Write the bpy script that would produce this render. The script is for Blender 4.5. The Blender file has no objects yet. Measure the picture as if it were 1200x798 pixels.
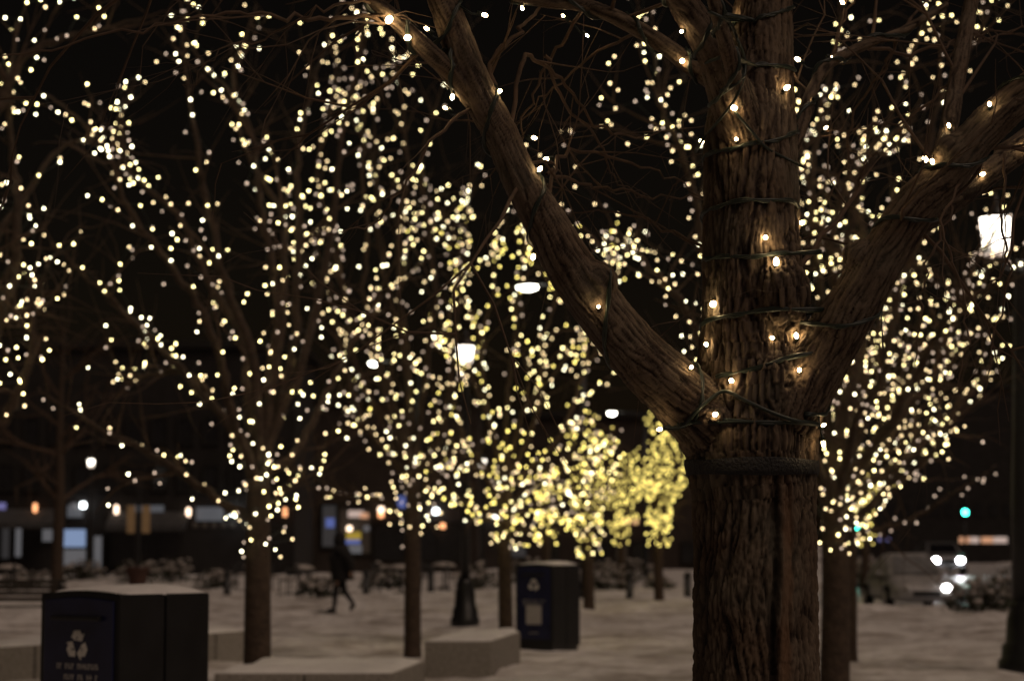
import bpy, bmesh, math, random
import numpy as np
from mathutils import Vector, Matrix, noise
from mathutils.bvhtree import BVHTree

random.seed(11)
SC = bpy.context.scene
COL = SC.collection
F = 50.0 / 23.5 * 1200.0
PITCH = math.atan(238.0 / F)
CAM = Vector((0, 0, 1.5))
FW = Vector((0, math.cos(PITCH), math.sin(PITCH)))
UP = Vector((0, -math.sin(PITCH), math.cos(PITCH)))
RT = Vector((1, 0, 0))


def ray(px, py):
    return RT * ((px - 600.0) / F) + UP * ((399.0 - py) / F) + FW


def P(px, py, Y):
    d = ray(px, py)
    return CAM + d * (Y / d.y)


def G(px, py, z=0.0):
    d = ray(px, py)
    return CAM + d * ((z - CAM.z) / d.z)


# ------------------------------------------------------------------ materials
def nodes_of(name):
    m = bpy.data.materials.new(name)
    m.use_nodes = True
    nt = m.node_tree
    return m, nt, nt.nodes['Principled BSDF']


def mat(name, col, rough=0.6, metal=0.0, nscale=0.0, namt=0.25, bump=0.0, bscale=20.0, spec=0.4):
    m, nt, b = nodes_of(name)
    b.inputs['Base Color'].default_value = (*col, 1)
    b.inputs['Roughness'].default_value = rough
    b.inputs['Metallic'].default_value = metal
    b.inputs['Specular IOR Level'].default_value = spec
    tc = nt.nodes.new('ShaderNodeTexCoord')
    if nscale:
        n = nt.nodes.new('ShaderNodeTexNoise')
        n.inputs['Scale'].default_value = nscale
        n.inputs['Detail'].default_value = 6
        nt.links.new(tc.outputs['Object'], n.inputs['Vector'])
        r = nt.nodes.new('ShaderNodeValToRGB')
        r.color_ramp.elements[0].position = 0.3
        r.color_ramp.elements[1].position = 0.7
        r.color_ramp.elements[0].color = (*[c * (1 - namt) for c in col], 1)
        r.color_ramp.elements[1].color = (*[min(1, c * (1 + namt)) for c in col], 1)
        nt.links.new(n.outputs['Fac'], r.inputs['Fac'])
        nt.links.new(r.outputs['Color'], b.inputs['Base Color'])
    if bump:
        n2 = nt.nodes.new('ShaderNodeTexNoise')
        n2.inputs['Scale'].default_value = bscale
        n2.inputs['Detail'].default_value = 5
        nt.links.new(tc.outputs['Object'], n2.inputs['Vector'])
        bp = nt.nodes.new('ShaderNodeBump')
        bp.inputs['Strength'].default_value = bump
        bp.inputs['Distance'].default_value = 0.05
        nt.links.new(n2.outputs['Fac'], bp.inputs['Height'])
        nt.links.new(bp.outputs['Normal'], b.inputs['Normal'])
    return m


def emit(name, col, strength, sampling=None):
    m, nt, b = nodes_of(name)
    b.inputs['Base Color'].default_value = (0.05, 0.05, 0.05, 1)
    b.inputs['Emission Color'].default_value = (*col, 1)
    b.inputs['Emission Strength'].default_value = strength
    if sampling:
        m.cycles.emission_sampling = sampling
    return m


def bark_fine():
    m, nt, b = nodes_of('ridged_bark')
    at = nt.nodes.new('ShaderNodeAttribute'); at.attribute_name = 'bark_co'
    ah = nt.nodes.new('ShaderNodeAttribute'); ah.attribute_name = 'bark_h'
    mp = nt.nodes.new('ShaderNodeMapping'); mp.inputs['Scale'].default_value = (1, 1, 0.22)
    nt.links.new(at.outputs['Vector'], mp.inputs['Vector'])
    n = nt.nodes.new('ShaderNodeTexNoise'); n.inputs['Scale'].default_value = 110; n.inputs['Detail'].default_value = 8
    n.inputs['Roughness'].default_value = 0.65
    nt.links.new(mp.outputs['Vector'], n.inputs['Vector'])
    n3 = nt.nodes.new('ShaderNodeTexNoise'); n3.inputs['Scale'].default_value = 9; n3.inputs['Detail'].default_value = 5
    nt.links.new(at.outputs['Vector'], n3.inputs['Vector'])
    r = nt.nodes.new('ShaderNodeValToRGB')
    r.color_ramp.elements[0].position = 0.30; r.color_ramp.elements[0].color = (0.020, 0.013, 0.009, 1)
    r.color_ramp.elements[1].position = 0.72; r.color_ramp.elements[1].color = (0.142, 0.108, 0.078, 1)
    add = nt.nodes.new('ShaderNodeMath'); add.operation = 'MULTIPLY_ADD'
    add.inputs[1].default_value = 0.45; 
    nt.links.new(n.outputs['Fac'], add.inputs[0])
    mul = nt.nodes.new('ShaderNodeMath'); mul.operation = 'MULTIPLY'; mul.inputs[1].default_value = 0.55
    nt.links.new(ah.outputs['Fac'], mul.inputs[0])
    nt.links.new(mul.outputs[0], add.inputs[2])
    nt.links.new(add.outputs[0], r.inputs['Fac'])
    mx = nt.nodes.new('ShaderNodeMix'); mx.data_type = 'RGBA'; mx.blend_type = 'MULTIPLY'
    mx.inputs['Factor'].default_value = 0.7
    r2 = nt.nodes.new('ShaderNodeValToRGB')
    r2.color_ramp.elements[0].position = 0.35; r2.color_ramp.elements[0].color = (0.62, 0.5, 0.42, 1)
    r2.color_ramp.elements[1].position = 0.65; r2.color_ramp.elements[1].color = (1, 1, 1, 1)
    nt.links.new(n3.outputs['Fac'], r2.inputs['Fac'])
    nt.links.new(r.outputs['Color'], mx.inputs['A']); nt.links.new(r2.outputs['Color'], mx.inputs['B'])
    ar = nt.nodes.new('ShaderNodeAttribute'); ar.attribute_name = 'bark_red'
    mr = nt.nodes.new('ShaderNodeMix'); mr.data_type = 'RGBA'; mr.inputs['B'].default_value = (0.17, 0.085, 0.042, 1)
    m8 = nt.nodes.new('ShaderNodeMath'); m8.operation = 'MULTIPLY'; m8.inputs[1].default_value = 0.75
    nt.links.new(ar.outputs['Fac'], m8.inputs[0]); nt.links.new(m8.outputs[0], mr.inputs['Factor'])
    nt.links.new(mx.outputs['Result'], mr.inputs['A'])
    n9 = nt.nodes.new('ShaderNodeTexNoise'); n9.inputs['Scale'].default_value = 3.2; n9.inputs['Detail'].default_value = 7
    nt.links.new(at.outputs['Vector'], n9.inputs['Vector'])
    r9 = nt.nodes.new('ShaderNodeValToRGB')
    r9.color_ramp.elements[0].position = 0.52; r9.color_ramp.elements[0].color = (0, 0, 0, 1)
    r9.color_ramp.elements[1].position = 0.72; r9.color_ramp.elements[1].color = (0.55, 0.55, 0.55, 1)
    nt.links.new(n9.outputs['Fac'], r9.inputs['Fac'])
    ml = nt.nodes.new('ShaderNodeMix'); ml.data_type = 'RGBA'; ml.inputs['B'].default_value = (0.11, 0.10, 0.075, 1)
    nt.links.new(r9.outputs['Color'], ml.inputs['Factor']); nt.links.new(mr.outputs['Result'], ml.inputs['A'])
    nt.links.new(ml.outputs['Result'], b.inputs['Base Color'])
    b.inputs['Roughness'].default_value = 0.85
    b.inputs['Specular IOR Level'].default_value = 0.25
    bp = nt.nodes.new('ShaderNodeBump'); bp.inputs['Strength'].default_value = 0.9; bp.inputs['Distance'].default_value = 0.006
    nt.links.new(n.outputs['Fac'], bp.inputs['Height'])
    nt.links.new(bp.outputs['Normal'], b.inputs['Normal'])
    return m


M = {}
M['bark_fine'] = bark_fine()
M['bark'] = mat('tree_bark', (0.062, 0.042, 0.029), 0.9, nscale=14, namt=0.35, bump=0.6, bscale=30)
M['twig'] = mat('twig_bark', (0.080, 0.050, 0.032), 0.85, nscale=20, namt=0.3)
M['cable'] = mat('dark_green_cable', (0.012, 0.018, 0.013), 0.45, nscale=30, namt=0.2)
M['strap'] = mat('black_strap', (0.012, 0.011, 0.011), 0.75, nscale=60, namt=0.4, bump=0.5, bscale=120)
M['black'] = mat('black_painted_metal', (0.014, 0.014, 0.015), 0.4, 0.0, nscale=8, namt=0.3)
M['binbody'] = mat('dark_bin_plastic', (0.009, 0.009, 0.0095), 0.5, nscale=6, namt=0.3)
M['navy'] = mat('navy_bin_panel', (0.012, 0.015, 0.050), 0.25, nscale=5, namt=0.3)
M['white'] = mat('white_print', (0.75, 0.73, 0.68), 0.6, nscale=30, namt=0.1)
M['greyprint'] = mat('grey_print', (0.42, 0.40, 0.38), 0.6, nscale=30, namt=0.1)
M['granite'] = mat('grey_granite', (0.27, 0.25, 0.22), 0.8, nscale=30, namt=0.3, bump=0.3, bscale=40)
M['snowcap'] = mat('settled_snow', (0.78, 0.77, 0.76), 0.7, nscale=3, namt=0.12, bump=0.5, bscale=9)
M['dirtysnow'] = mat('dirty_snow', (0.36, 0.33, 0.31), 0.75, nscale=4, namt=0.35, bump=0.7, bscale=8)
M['wood'] = mat('weathered_bench_wood', (0.030, 0.024, 0.019), 0.7, nscale=12, namt=0.3)
M['leaf'] = mat('dark_shrub_leaf', (0.045, 0.05, 0.03), 0.7, nscale=10, namt=0.4)
M['coat'] = mat('black_coat_cloth', (0.012, 0.011, 0.012), 0.9, nscale=20, namt=0.2)
M['trouser'] = mat('dark_trouser_cloth', (0.014, 0.014, 0.017), 0.9, nscale=20, namt=0.2)
M['skin'] = mat('skin', (0.35, 0.22, 0.16), 0.6, nscale=20, namt=0.1)
M['shoe'] = mat('dark_shoe_leather', (0.012, 0.011, 0.01), 0.6, nscale=20, namt=0.1)
M['wall_dark'] = mat('dark_brick_wall', (0.016, 0.014, 0.0135), 0.9, nscale=1.5, namt=0.3)
M['wall_brown'] = mat('brown_stone_wall', (0.035, 0.026, 0.021), 0.9, nscale=1.2, namt=0.3)
M['awning'] = mat('dark_awning_cloth', (0.05, 0.05, 0.052), 0.8, nscale=3, namt=0.3)
M['frame'] = mat('dark_window_frame', (0.014, 0.013, 0.012), 0.5, nscale=5, namt=0.2)
M['tan'] = mat('tan_banner_cloth', (0.5, 0.36, 0.2), 0.8, nscale=8, namt=0.15)
M['blueb'] = mat('blue_banner_cloth', (0.03, 0.03, 0.22), 0.8, nscale=8, namt=0.15)
M['carpaint'] = mat('grey_car_paint', (0.16, 0.16, 0.165), 0.25, 0.3, nscale=3, namt=0.1)
M['glass'] = mat('dark_car_glass', (0.01, 0.01, 0.012), 0.08, nscale=3, namt=0.1)
M['rubber'] = mat('tyre_rubber', (0.015, 0.015, 0.015), 0.9, nscale=20, namt=0.2)
M['terracotta'] = mat('dark_planter', (0.08, 0.04, 0.03), 0.8, nscale=8, namt=0.2)
M['unlitglass'] = mat('unlit_window_glass', (0.02, 0.02, 0.022), 0.15, nscale=2, namt=0.2)

M['near_bulb'] = emit('near_bulb_glow', (1.0, 0.70, 0.34), 66)
BC = {  # bulb colours by class
    'a': ((1.0, 0.83, 0.36), 0.95), 'b': ((1.0, 0.92, 0.60), 0.95),
    'c': ((1.0, 0.74, 0.38), 0.45), 'd': ((1.0, 0.74, 0.55), 0.15),
    'y': ((1.0, 0.80, 0.20), 0.62), 'z': ((0.98, 0.76, 0.19), 0.36)}
BM = {}


def bulb_mat(k, s):
    key = (k, s)
    if key not in BM:
        c, f = BC[k]
        nm = {'a': 'warm_bulb_glow', 'b': 'white_bulb_glow', 'c': 'amber_bulb_glow', 'd': 'faint_bulb_glow', 'y': 'yellow_bulb_glow', 'z': 'soft_yellow_bulb_glow'}[k]
        BM[key] = emit(nm, c, f * s)
    return BM[key]




def lantern_mat(name, top, low):
    m, nt, b = nodes_of(name)
    tc = nt.nodes.new('ShaderNodeTexCoord'); sx = nt.nodes.new('ShaderNodeSeparateXYZ')
    nt.links.new(tc.outputs['Generated'], sx.inputs[0])
    r = nt.nodes.new('ShaderNodeValToRGB')
    r.color_ramp.elements[0].position = 0.05; r.color_ramp.elements[0].color = (low, low * .68, low * .52, 1)
    r.color_ramp.elements[1].position = 0.5; r.color_ramp.elements[1].color = (1, .9, .76, 1)
    nt.links.new(sx.outputs[2], r.inputs['Fac']); nt.links.new(r.outputs['Color'], b.inputs['Emission Color'])
    b.inputs['Emission Strength'].default_value = top
    b.inputs['Base Color'].default_value = (.5, .5, .5, 1)
    return m


M['lantern'] = lantern_mat('frosted_lantern_glow', 6, 0.08)
M['lantern_far'] = lantern_mat('far_frosted_lantern_glow', 6, 0.08)
M['street_head'] = emit('street_light_glow', (1.0, 0.95, 0.80), 22)
M['headlight'] = emit('headlight_glow', (0.95, 0.97, 1.0), 260)
M['green'] = emit('green_signal_glow', (0.05, 1.0, 0.72), 22)
M['red'] = emit('red_signal_glow', (1.0, 0.13, 0.04), 9)
M['orange'] = emit('orange_lantern_glow', (1.0, 0.42, 0.18), 2.2)
M['orange_white'] = emit('warm_lantern_glow', (1.0, 0.72, 0.52), 3.5)
M['shop_white'] = emit('shop_lamp_glow', (0.92, 0.98, 1.0), 9)
M['win_blue'] = emit('blue_window_light', (0.45, 0.62, 1.0), 0.42)
M['win_pale'] = emit('pale_window_light', (0.85, 0.84, 0.9), 0.11)
M['win_dim'] = emit('dim_window_light', (0.75, 0.72, 0.75), 0.032)
M['win_warm'] = emit('warm_window_light', (1.0, 0.62, 0.38), 0.012)
M['sign_white'] = emit('white_sign_light', (0.8, 0.84, 0.95), 0.085)
M['sign_blue'] = emit('blue_sign_light', (0.25, 0.35, 1.0), 0.32)
M['sign_purple'] = emit('purple_sign_light', (0.45, 0.42, 1.0), 0.3)
M['sign_yellow'] = emit('yellow_sign_light', (0.9, 0.62, 0.06), 0.35)
M['frostglass'] = mat('frosted_windscreen', (0.17, 0.17, 0.175), 0.35, nscale=4, namt=0.35)
M['beam'] = emit('single_headlight_glow', (1.0, 0.97, 0.95), 24)
M['frost'] = mat('frosted_silver_paint', (0.34, 0.33, 0.33), 0.4, 0.0, nscale=3, namt=0.25, bump=0.2, bscale=12)
M['sign_pink'] = emit('pale_pink_sign_light', (1.0, 0.75, 0.65), 0.5)
M['sign_orange'] = emit('orange_sign_light', (1.0, 0.5, 0.28), 0.6)


# ------------------------------------------------------------------ helpers
def link_mesh(name, verts, faces, material, parent=None, smooth=True, mats=None, fmat=None):
    me = bpy.data.meshes.new(name)
    me.from_pydata([tuple(v) for v in verts], [], faces)
    for mm in (mats or [material]):
        me.materials.append(mm)
    if fmat is not None:
        me.polygons.foreach_set('material_index', fmat)
    if smooth:
        me.polygons.foreach_set('use_smooth', [True] * len(me.polygons))
    me.update()
    o = bpy.data.objects.new(name, me)
    COL.objects.link(o)
    if parent:
        o.parent = parent
        o.matrix_parent_inverse = Matrix.Identity(4)
    return o


def tag(o, label=None, cat=None, group=None, kind=None):
    if label: o['label'] = label
    if cat: o['category'] = cat
    if group: o['group'] = group
    if kind: o['kind'] = kind
    return o


def thing(name, loc, label, cat, group=None, rz=0.0):
    o = bpy.data.objects.new(name, None)
    o.empty_display_size = 0.2
    COL.objects.link(o)
    o.location = loc
    o.rotation_euler = (0, 0, rz)
    return tag(o, label, cat, group)


class MB:
    """collects vertices and faces of one mesh"""
    def __init__(s):
        s.v = []; s.f = []

    def tube(s, pts, rad, n=6, cap=True):
        if len(pts) < 2: return
        base = len(s.v)
        pts = [Vector(p) for p in pts]
        t = (pts[1] - pts[0]).normalized()
        a = Vector((1, 0, 0)) if abs(t.x) < 0.8 else Vector((0, 1, 0))
        u = t.cross(a).normalized()
        for i, p in enumerate(pts):
            if i == 0: t2 = pts[1] - pts[0]
            elif i == len(pts) - 1: t2 = pts[i] - pts[i - 1]
            else: t2 = pts[i + 1] - pts[i - 1]
            if t2.length < 1e-9: t2 = t
            t2 = t2.normalized()
            u = (u - t2 * u.dot(t2))
            if u.length < 1e-6: u = t2.orthogonal()
            u = u.normalized()
            w = t2.cross(u)
            t = t2
            r = rad[i] if hasattr(rad, '__len__') else rad
            for k in range(n):
                an = 2 * math.pi * k / n
                s.v.append(p + u * (r * math.cos(an)) + w * (r * math.sin(an)))
        for i in range(len(pts) - 1):
            for k in range(n):
                k2 = (k + 1) % n
                s.f.append((base + i * n + k, base + i * n + k2, base + (i + 1) * n + k2, base + (i + 1) * n + k))
        if cap:
            s.f.append(tuple(base + k for k in reversed(range(n))))
            e = base + (len(pts) - 1) * n
            s.f.append(tuple(e + k for k in range(n)))

    def box(s, c, size, rz=0.0, taper=1.0):
        b = len(s.v)
        hx, hy, hz = size[0] / 2, size[1] / 2, size[2] / 2
        ca, sa = math.cos(rz), math.sin(rz)
        for z in (-hz, hz):
            k = 1.0 if z < 0 else taper
            for x, y in ((-hx, -hy), (hx, -hy), (hx, hy), (-hx, hy)):
                x, y = x * k, y * k
                s.v.append(Vector((c[0] + x * ca - y * sa, c[1] + x * sa + y * ca, c[2] + z)))
        for q in ((3, 2, 1, 0), (4, 5, 6, 7), (0, 1, 5, 4), (1, 2, 6, 5), (2, 3, 7, 6), (3, 0, 4, 7)):
            s.f.append(tuple(b + i for i in q))

    def lathe(s, prof, c=(0, 0, 0), n=20):
        b = len(s.v)
        for r, z in prof:
            for k in range(n):
                a = 2 * math.pi * k / n
                s.v.append(Vector((c[0] + r * math.cos(a), c[1] + r * math.sin(a), c[2] + z)))
        for i in range(len(prof) - 1):
            for k in range(n):
                k2 = (k + 1) % n
                s.f.append((b + i * n + k, b + i * n + k2, b + (i + 1) * n + k2, b + (i + 1) * n + k))
        s.f.append(tuple(b + k for k in reversed(range(n))))
        e = b + (len(prof) - 1) * n
        s.f.append(tuple(e + k for k in range(n)))

    def add(s, verts, faces):
        b = len(s.v)
        s.v.extend(Vector(v) for v in verts)
        s.f.extend(tuple(b + i for i in f) for f in faces)

    def build(s, name, material, parent=None, smooth=True, bevel=0.0):
        o = link_mesh(name, s.v, s.f, material, parent, smooth and not bevel)
        if bevel:
            md = o.modifiers.new('bevel', 'BEVEL')
            md.width = bevel; md.segments = 2; md.limit_method = 'ANGLE'
        return o


def ico(sub):
    bm = bmesh.new()
    bmesh.ops.create_icosphere(bm, subdivisions=sub, radius=1.0)
    v = [x.co.copy() for x in bm.verts]
    bm.verts.index_update()
    f = [tuple(q.index for q in p.verts) for p in bm.faces]
    bm.free()
    return v, f


ICO1, ICO2 = ico(1), ico(2)
ICO3 = ico(3)


def smooth_path(pts, rad=None, sub=5):
    """Catmull-Rom through points (and radii)"""
    out, ro = [], []
    n = len(pts)
    for i in range(n - 1):
        p0 = pts[max(i - 1, 0)]; p1 = pts[i]; p2 = pts[i + 1]; p3 = pts[min(i + 2, n - 1)]
        for k in range(sub):
            t = k / sub
            q = 0.5 * ((2 * p1) + (p2 - p0) * t + (2 * p0 - 5 * p1 + 4 * p2 - p3) * t * t + (3 * p1 - p0 - 3 * p2 + p3) * t ** 3)
            out.append(q)
            if rad: ro.append(rad[i] * (1 - t) + rad[i + 1] * t)
    out.append(pts[-1].copy())
    if rad: ro.append(rad[-1])
    return (out, ro) if rad else out


def rvec(s=1.0):
    return Vector((random.gauss(0, s), random.gauss(0, s), random.gauss(0, s)))


# ------------------------------------------------------------------ world, sun, camera
w = bpy.data.worlds.new('World'); SC.world = w; w.use_nodes = True
nt = w.node_tree
bg = nt.nodes['Background']
sky = nt.nodes.new('ShaderNodeTexSky'); sky.sky_type = 'NISHITA'; sky.sun_disc = False
SUN_EL, SUN_AZ = math.radians(54), math.radians(135)   # azimuth of the light source, clockwise from +Y
sky.sun_elevation = SUN_EL; sky.sun_rotation = SUN_AZ
mx = nt.nodes.new('ShaderNodeMix'); mx.data_type = 'RGBA'; mx.blend_type = 'MULTIPLY'
mx.inputs['Factor'].default_value = 1.0; mx.inputs['B'].default_value = (1.0, 0.55, 0.30, 1)
nt.links.new(sky.outputs['Color'], mx.inputs['A']); nt.links.new(mx.outputs['Result'], bg.inputs['Color'])
bg.inputs['Strength'].default_value = 0.0013

sl = bpy.data.lights.new('night_glow', 'SUN'); sl.energy = 0.80; sl.angle = math.radians(30); sl.color = (1.0, 0.75, 0.59)
so = bpy.data.objects.new('night_glow', sl); COL.objects.link(so)
sd = Vector((math.sin(SUN_AZ) * math.cos(SUN_EL), math.cos(SUN_AZ) * math.cos(SUN_EL), math.sin(SUN_EL)))
so.rotation_euler = sd.to_track_quat('Z', 'Y').to_euler()

cd = bpy.data.cameras.new('camera'); cam = bpy.data.objects.new('camera', cd); COL.objects.link(cam)
cam.location = CAM; cam.rotation_euler = (math.pi / 2 + PITCH, 0, 0)
cd.sensor_width = 23.5; cd.lens = 50; cd.clip_start = 0.1; cd.clip_end = 5000
cd.dof.use_dof = True; cd.dof.focus_distance = 6.25; cd.dof.aperture_fstop = 2.6
SC.camera = cam
SC.view_settings.view_transform = 'Standard'; SC.view_settings.look = 'None'
SC.view_settings.exposure = 0; SC.view_settings.gamma = 1; SC.view_settings.use_curve_mapping = False
SC.render.engine = 'CYCLES'
SC.cycles.use_denoising = True
try: SC.cycles.denoiser = 'OPENIMAGEDENOISE'
except Exception: pass
SC.cycles.use_adaptive_sampling = False
SC.cycles.sample_clamp_direct = 0; SC.cycles.sample_clamp_indirect = 4
SC.cycles.max_bounces = 4; SC.cycles.diffuse_bounces = 2; SC.cycles.glossy_bounces = 2

# ------------------------------------------------------------------ ground and road
ROAD_Y0, ROAD_W = 50.5, 8.5


def road_x(Y):
    return 9.6 + (Y - 49.0) * (13.5 / 66.0)


def ground_z(x, y):
    v = Vector((x, y, 0))
    z = 0.0
    if y < 400:
        z += 0.06 * noise.noise(v * 0.35) + 0.055 * noise.noise(v * 1.2 + Vector((7, 3, 1))) + 0.045 * noise.noise(v * 2.6) - 0.05 * max(0, noise.noise(v * 2.0 + Vector((1, 9, 4))) - .15)
    if y > ROAD_Y0 - 6:
        d = abs(x - road_x(y)) - ROAD_W / 2
        if y < ROAD_Y0: d = math.hypot(max(d, 0), ROAD_Y0 - y)
        if d <= 0.15: return -0.26
        if d < 3.0 and y < 300:
            z += (0.34 if y > ROAD_Y0 + 2 else 0.12) * math.exp(-((d - 1.1) / 0.7) ** 2) * (0.75 + 0.6 * noise.noise(v * 0.9))
    return z


def axis(a, lo, hi, st, b):
    out = []
    x = a
    while x < lo: out.append(x); x += max(4.0, (lo - x) * 0.35)
    x = lo
    while x < hi: out.append(x); x += st
    x = hi
    while x < b: out.append(x); x += max(4.0, (x - hi) * 0.35)
    out.append(b)
    return out


xs = axis(-2500, -22, 26, 0.22, 2500); ys = axis(-300, 18, 75, 0.22, 3500)
gv = [(x, y, ground_z(x, y)) for y in ys for x in xs]
nx = len(xs)
gf = [(j * nx + i, j * nx + i + 1, (j + 1) * nx + i + 1, (j + 1) * nx + i) for j in range(len(ys) - 1) for i in range(nx - 1)]


def snow_ground():
    m, nt, b = nodes_of('trampled_snow')
    tc = nt.nodes.new('ShaderNodeTexCoord')
    n = nt.nodes.new('ShaderNodeTexNoise'); n.inputs['Scale'].default_value = 0.7; n.inputs['Detail'].default_value = 9; n.inputs['Roughness'].default_value = 0.65
    nt.links.new(tc.outputs['Object'], n.inputs['Vector'])
    r = nt.nodes.new('ShaderNodeValToRGB')
    r.color_ramp.elements[0].position = 0.36; r.color_ramp.elements[0].color = (0.34, 0.30, 0.27, 1)
    r.color_ramp.elements[1].position = 0.57; r.color_ramp.elements[1].color = (0.76, 0.74, 0.73, 1)
    nt.links.new(n.outputs['Fac'], r.inputs['Fac']); nt.links.new(r.outputs['Color'], b.inputs['Base Color'])
    n2 = nt.nodes.new('ShaderNodeTexVoronoi'); n2.inputs['Scale'].default_value = 4.0; n2.feature = 'SMOOTH_F1'
    nt.links.new(tc.outputs['Object'], n2.inputs['Vector'])
    bp = nt.nodes.new('ShaderNodeBump'); bp.inputs['Strength'].default_value = 0.9; bp.inputs['Distance'].default_value = 0.12
    nt.links.new(n2.outputs['Distance'], bp.inputs['Height'])
    nt.links.new(bp.outputs['Normal'], b.inputs['Normal'])
    b.inputs['Roughness'].default_value = 0.75
    return m


g = link_mesh('ground', gv, gf, snow_ground()); g['kind'] = 'structure'

m, nt2, b = nodes_of('wet_asphalt')
tc = nt2.nodes.new('ShaderNodeTexCoord'); n = nt2.nodes.new('ShaderNodeTexNoise'); n.inputs['Scale'].default_value = 0.5; n.inputs['Detail'].default_value = 7
nt2.links.new(tc.outputs['Object'], n.inputs['Vector'])
r = nt2.nodes.new('ShaderNodeValToRGB'); r.color_ramp.elements[0].position = .35; r.color_ramp.elements[1].position = .65
r.color_ramp.elements[0].color = (0.34, 0.34, 0.35, 1); r.color_ramp.elements[1].color = (0.72, 0.72, 0.74, 1)
nt2.links.new(n.outputs['Fac'], r.inputs['Fac']); nt2.links.new(r.outputs['Color'], b.inputs['Base Color'])
r3 = nt2.nodes.new('ShaderNodeMapRange'); r3.inputs['To Min'].default_value = 0.12; r3.inputs['To Max'].default_value = 0.6
nt2.links.new(n.outputs['Fac'], r3.inputs['Value']); nt2.links.new(r3.outputs['Result'], b.inputs['Roughness'])
rv, rf = [], []
Yr = [ROAD_Y0, 60, 80, 110, 160, 240, 400, 700]
for Y in Yr:
    rv += [(road_x(Y) - ROAD_W / 2 - .3, Y, -0.16), (road_x(Y) + ROAD_W / 2 + .3, Y, -0.16)]
for i in range(len(Yr) - 1): rf.append((2 * i, 2 * i + 1, 2 * i + 3, 2 * i + 2))
o = link_mesh('road', rv, rf, m); o['kind'] = 'structure'

# ------------------------------------------------------------------ near tree
YF = 6.4
PM = F / YF


def limb(pts):
    """pts: (px, py, dY, r_px)"""
    p = [P(a, b_, YF + c) for a, b_, c, d in pts]
    return p, [d / PM for a, b_, c, d in pts]


root = P(884, 1236, YF)
tk_p, tk_r = limb([(887, 1100, 0, 80), (887, 900, 0, 73), (886, 760, 0, 70), (885, 660, 0, 70), (884, 590, 0, 70),
                   (881, 520, 0, 76), (884, 440, 0.02, 66), (882, 340, 0.02, 57), (881, 240, 0.03, 55), (880, 150, 0.05, 53),
                   (888, 80, 0.08, 42), (895, 0, 0.10, 34), (900, -90, 0.14, 30), (915, -260, 0.2, 25), (925, -480, 0.3, 18)])
tk_p.insert(0, Vector((tk_p[0].x, YF, -0.12))); tk_r.insert(0, 0.34)
tk_p.insert(1, Vector((tk_p[1].x, YF, 0.06))); tk_r.insert(1, 0.27)
L = {}
L['trunk'] = (tk_p, tk_r)
L['left'] = limb([(876, 550, 0.0, 38), (836, 500, -0.05, 42), (790, 456, -0.08, 36), (738, 405, -0.12, 31), (672, 318, -0.17, 28), (640, 262, -0.19, 24), (611, 212, -0.2, 20.5), (584, 152, -0.2, 19.5), (556, 100, -0.2, 20), (535, 45, -0.18, 19), (513, -20, -0.15, 17), (490, -120, -.1, 15), (470, -300, 0, 10)])
L['left_fork'] = limb([(568, 132, -0.2, 14), (530, 88, -0.22, 12), (485, 44, -0.25, 10.5), (440, 2, -0.28, 9), (380, -50, -0.3, 7), (300, -130, -.3, 5)])
L['right'] = limb([(890, 555, 0.0, 42), (916, 488, -0.05, 46), (957, 424, -0.07, 36), (997, 362, -0.12, 30), (1046, 282, -0.16, 25.5), (1078, 236, -0.18, 25), (1108, 206, -0.2, 23), (1165, 140, -0.22, 22), (1235, 85, -0.25, 20), (1330, 10, -0.3, 21), (1450, -100, -.3, 15)])
L['right_low'] = limb([(1065, 262, 0.0, 22), (1120, 228, 0.10, 19), (1165, 195, 0.2, 18), (1230, 152, 0.3, 17), (1330, 110, 0.4, 13)])
L['upper_left'] = limb([(876, 180, 0.0, 32), (858, 115, -0.06, 27), (838, 62, -0.1, 22), (805, 10, -0.15, 18), (765, -50, -.2, 15), (700, -150, -.2, 10)])
L['spur'] = limb([(862, 120, -0.10, 12), (856, 75, -0.18, 11), (846, 35, -0.24, 9), (836, 0, -0.3, 8), (825, -50, -0.35, 6)])
L['cross'] = limb([(868, 110, 0.1, 15), (820, 85, 0.12, 12), (785, 58, 0.14, 11), (740, 30, 0.16, 10), (690, 8, 0.2, 9), (630, 2, 0.25, 7), (560, -15, 0.3, 5)])
L['grey'] = limb([(905, 215, 0.1, 12), (935, 160, 0.2, 9), (950, 110, 0.3, 8), (972, 75, 0.4, 7.5), (1010, 55, 0.5, 7), (1060, 35, 0.6, 6), (1110, 5, .7, 5)])
L['upright'] = limb([(1092, 225, -0.1, 14), (1110, 160, 0.25, 12), (1122, 90, 0.5, 11), (1135, 20, 0.7, 10), (1150, -60, .8, 9)])

tb = MB()
segs = []
for nm, (p, rr) in L.items():
    sp, sr = smooth_path(p, rr, 4)
    tb.tube(sp, sr, 20)
    u = 0.0
    for i in range(len(sp) - 1):
        l = (sp[i + 1] - sp[i]).length
        segs.append((sp[i], sp[i + 1], sr[i], sr[i + 1], u, nm)); u += l


def blob(c, r, sc=(1, 1, 1)):
    tb.add([Vector((c.x + v.x * r * sc[0], c.y + v.y * r * sc[1], c.z + v.z * r * sc[2])) for v in ICO2[0]], ICO2[1])


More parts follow.
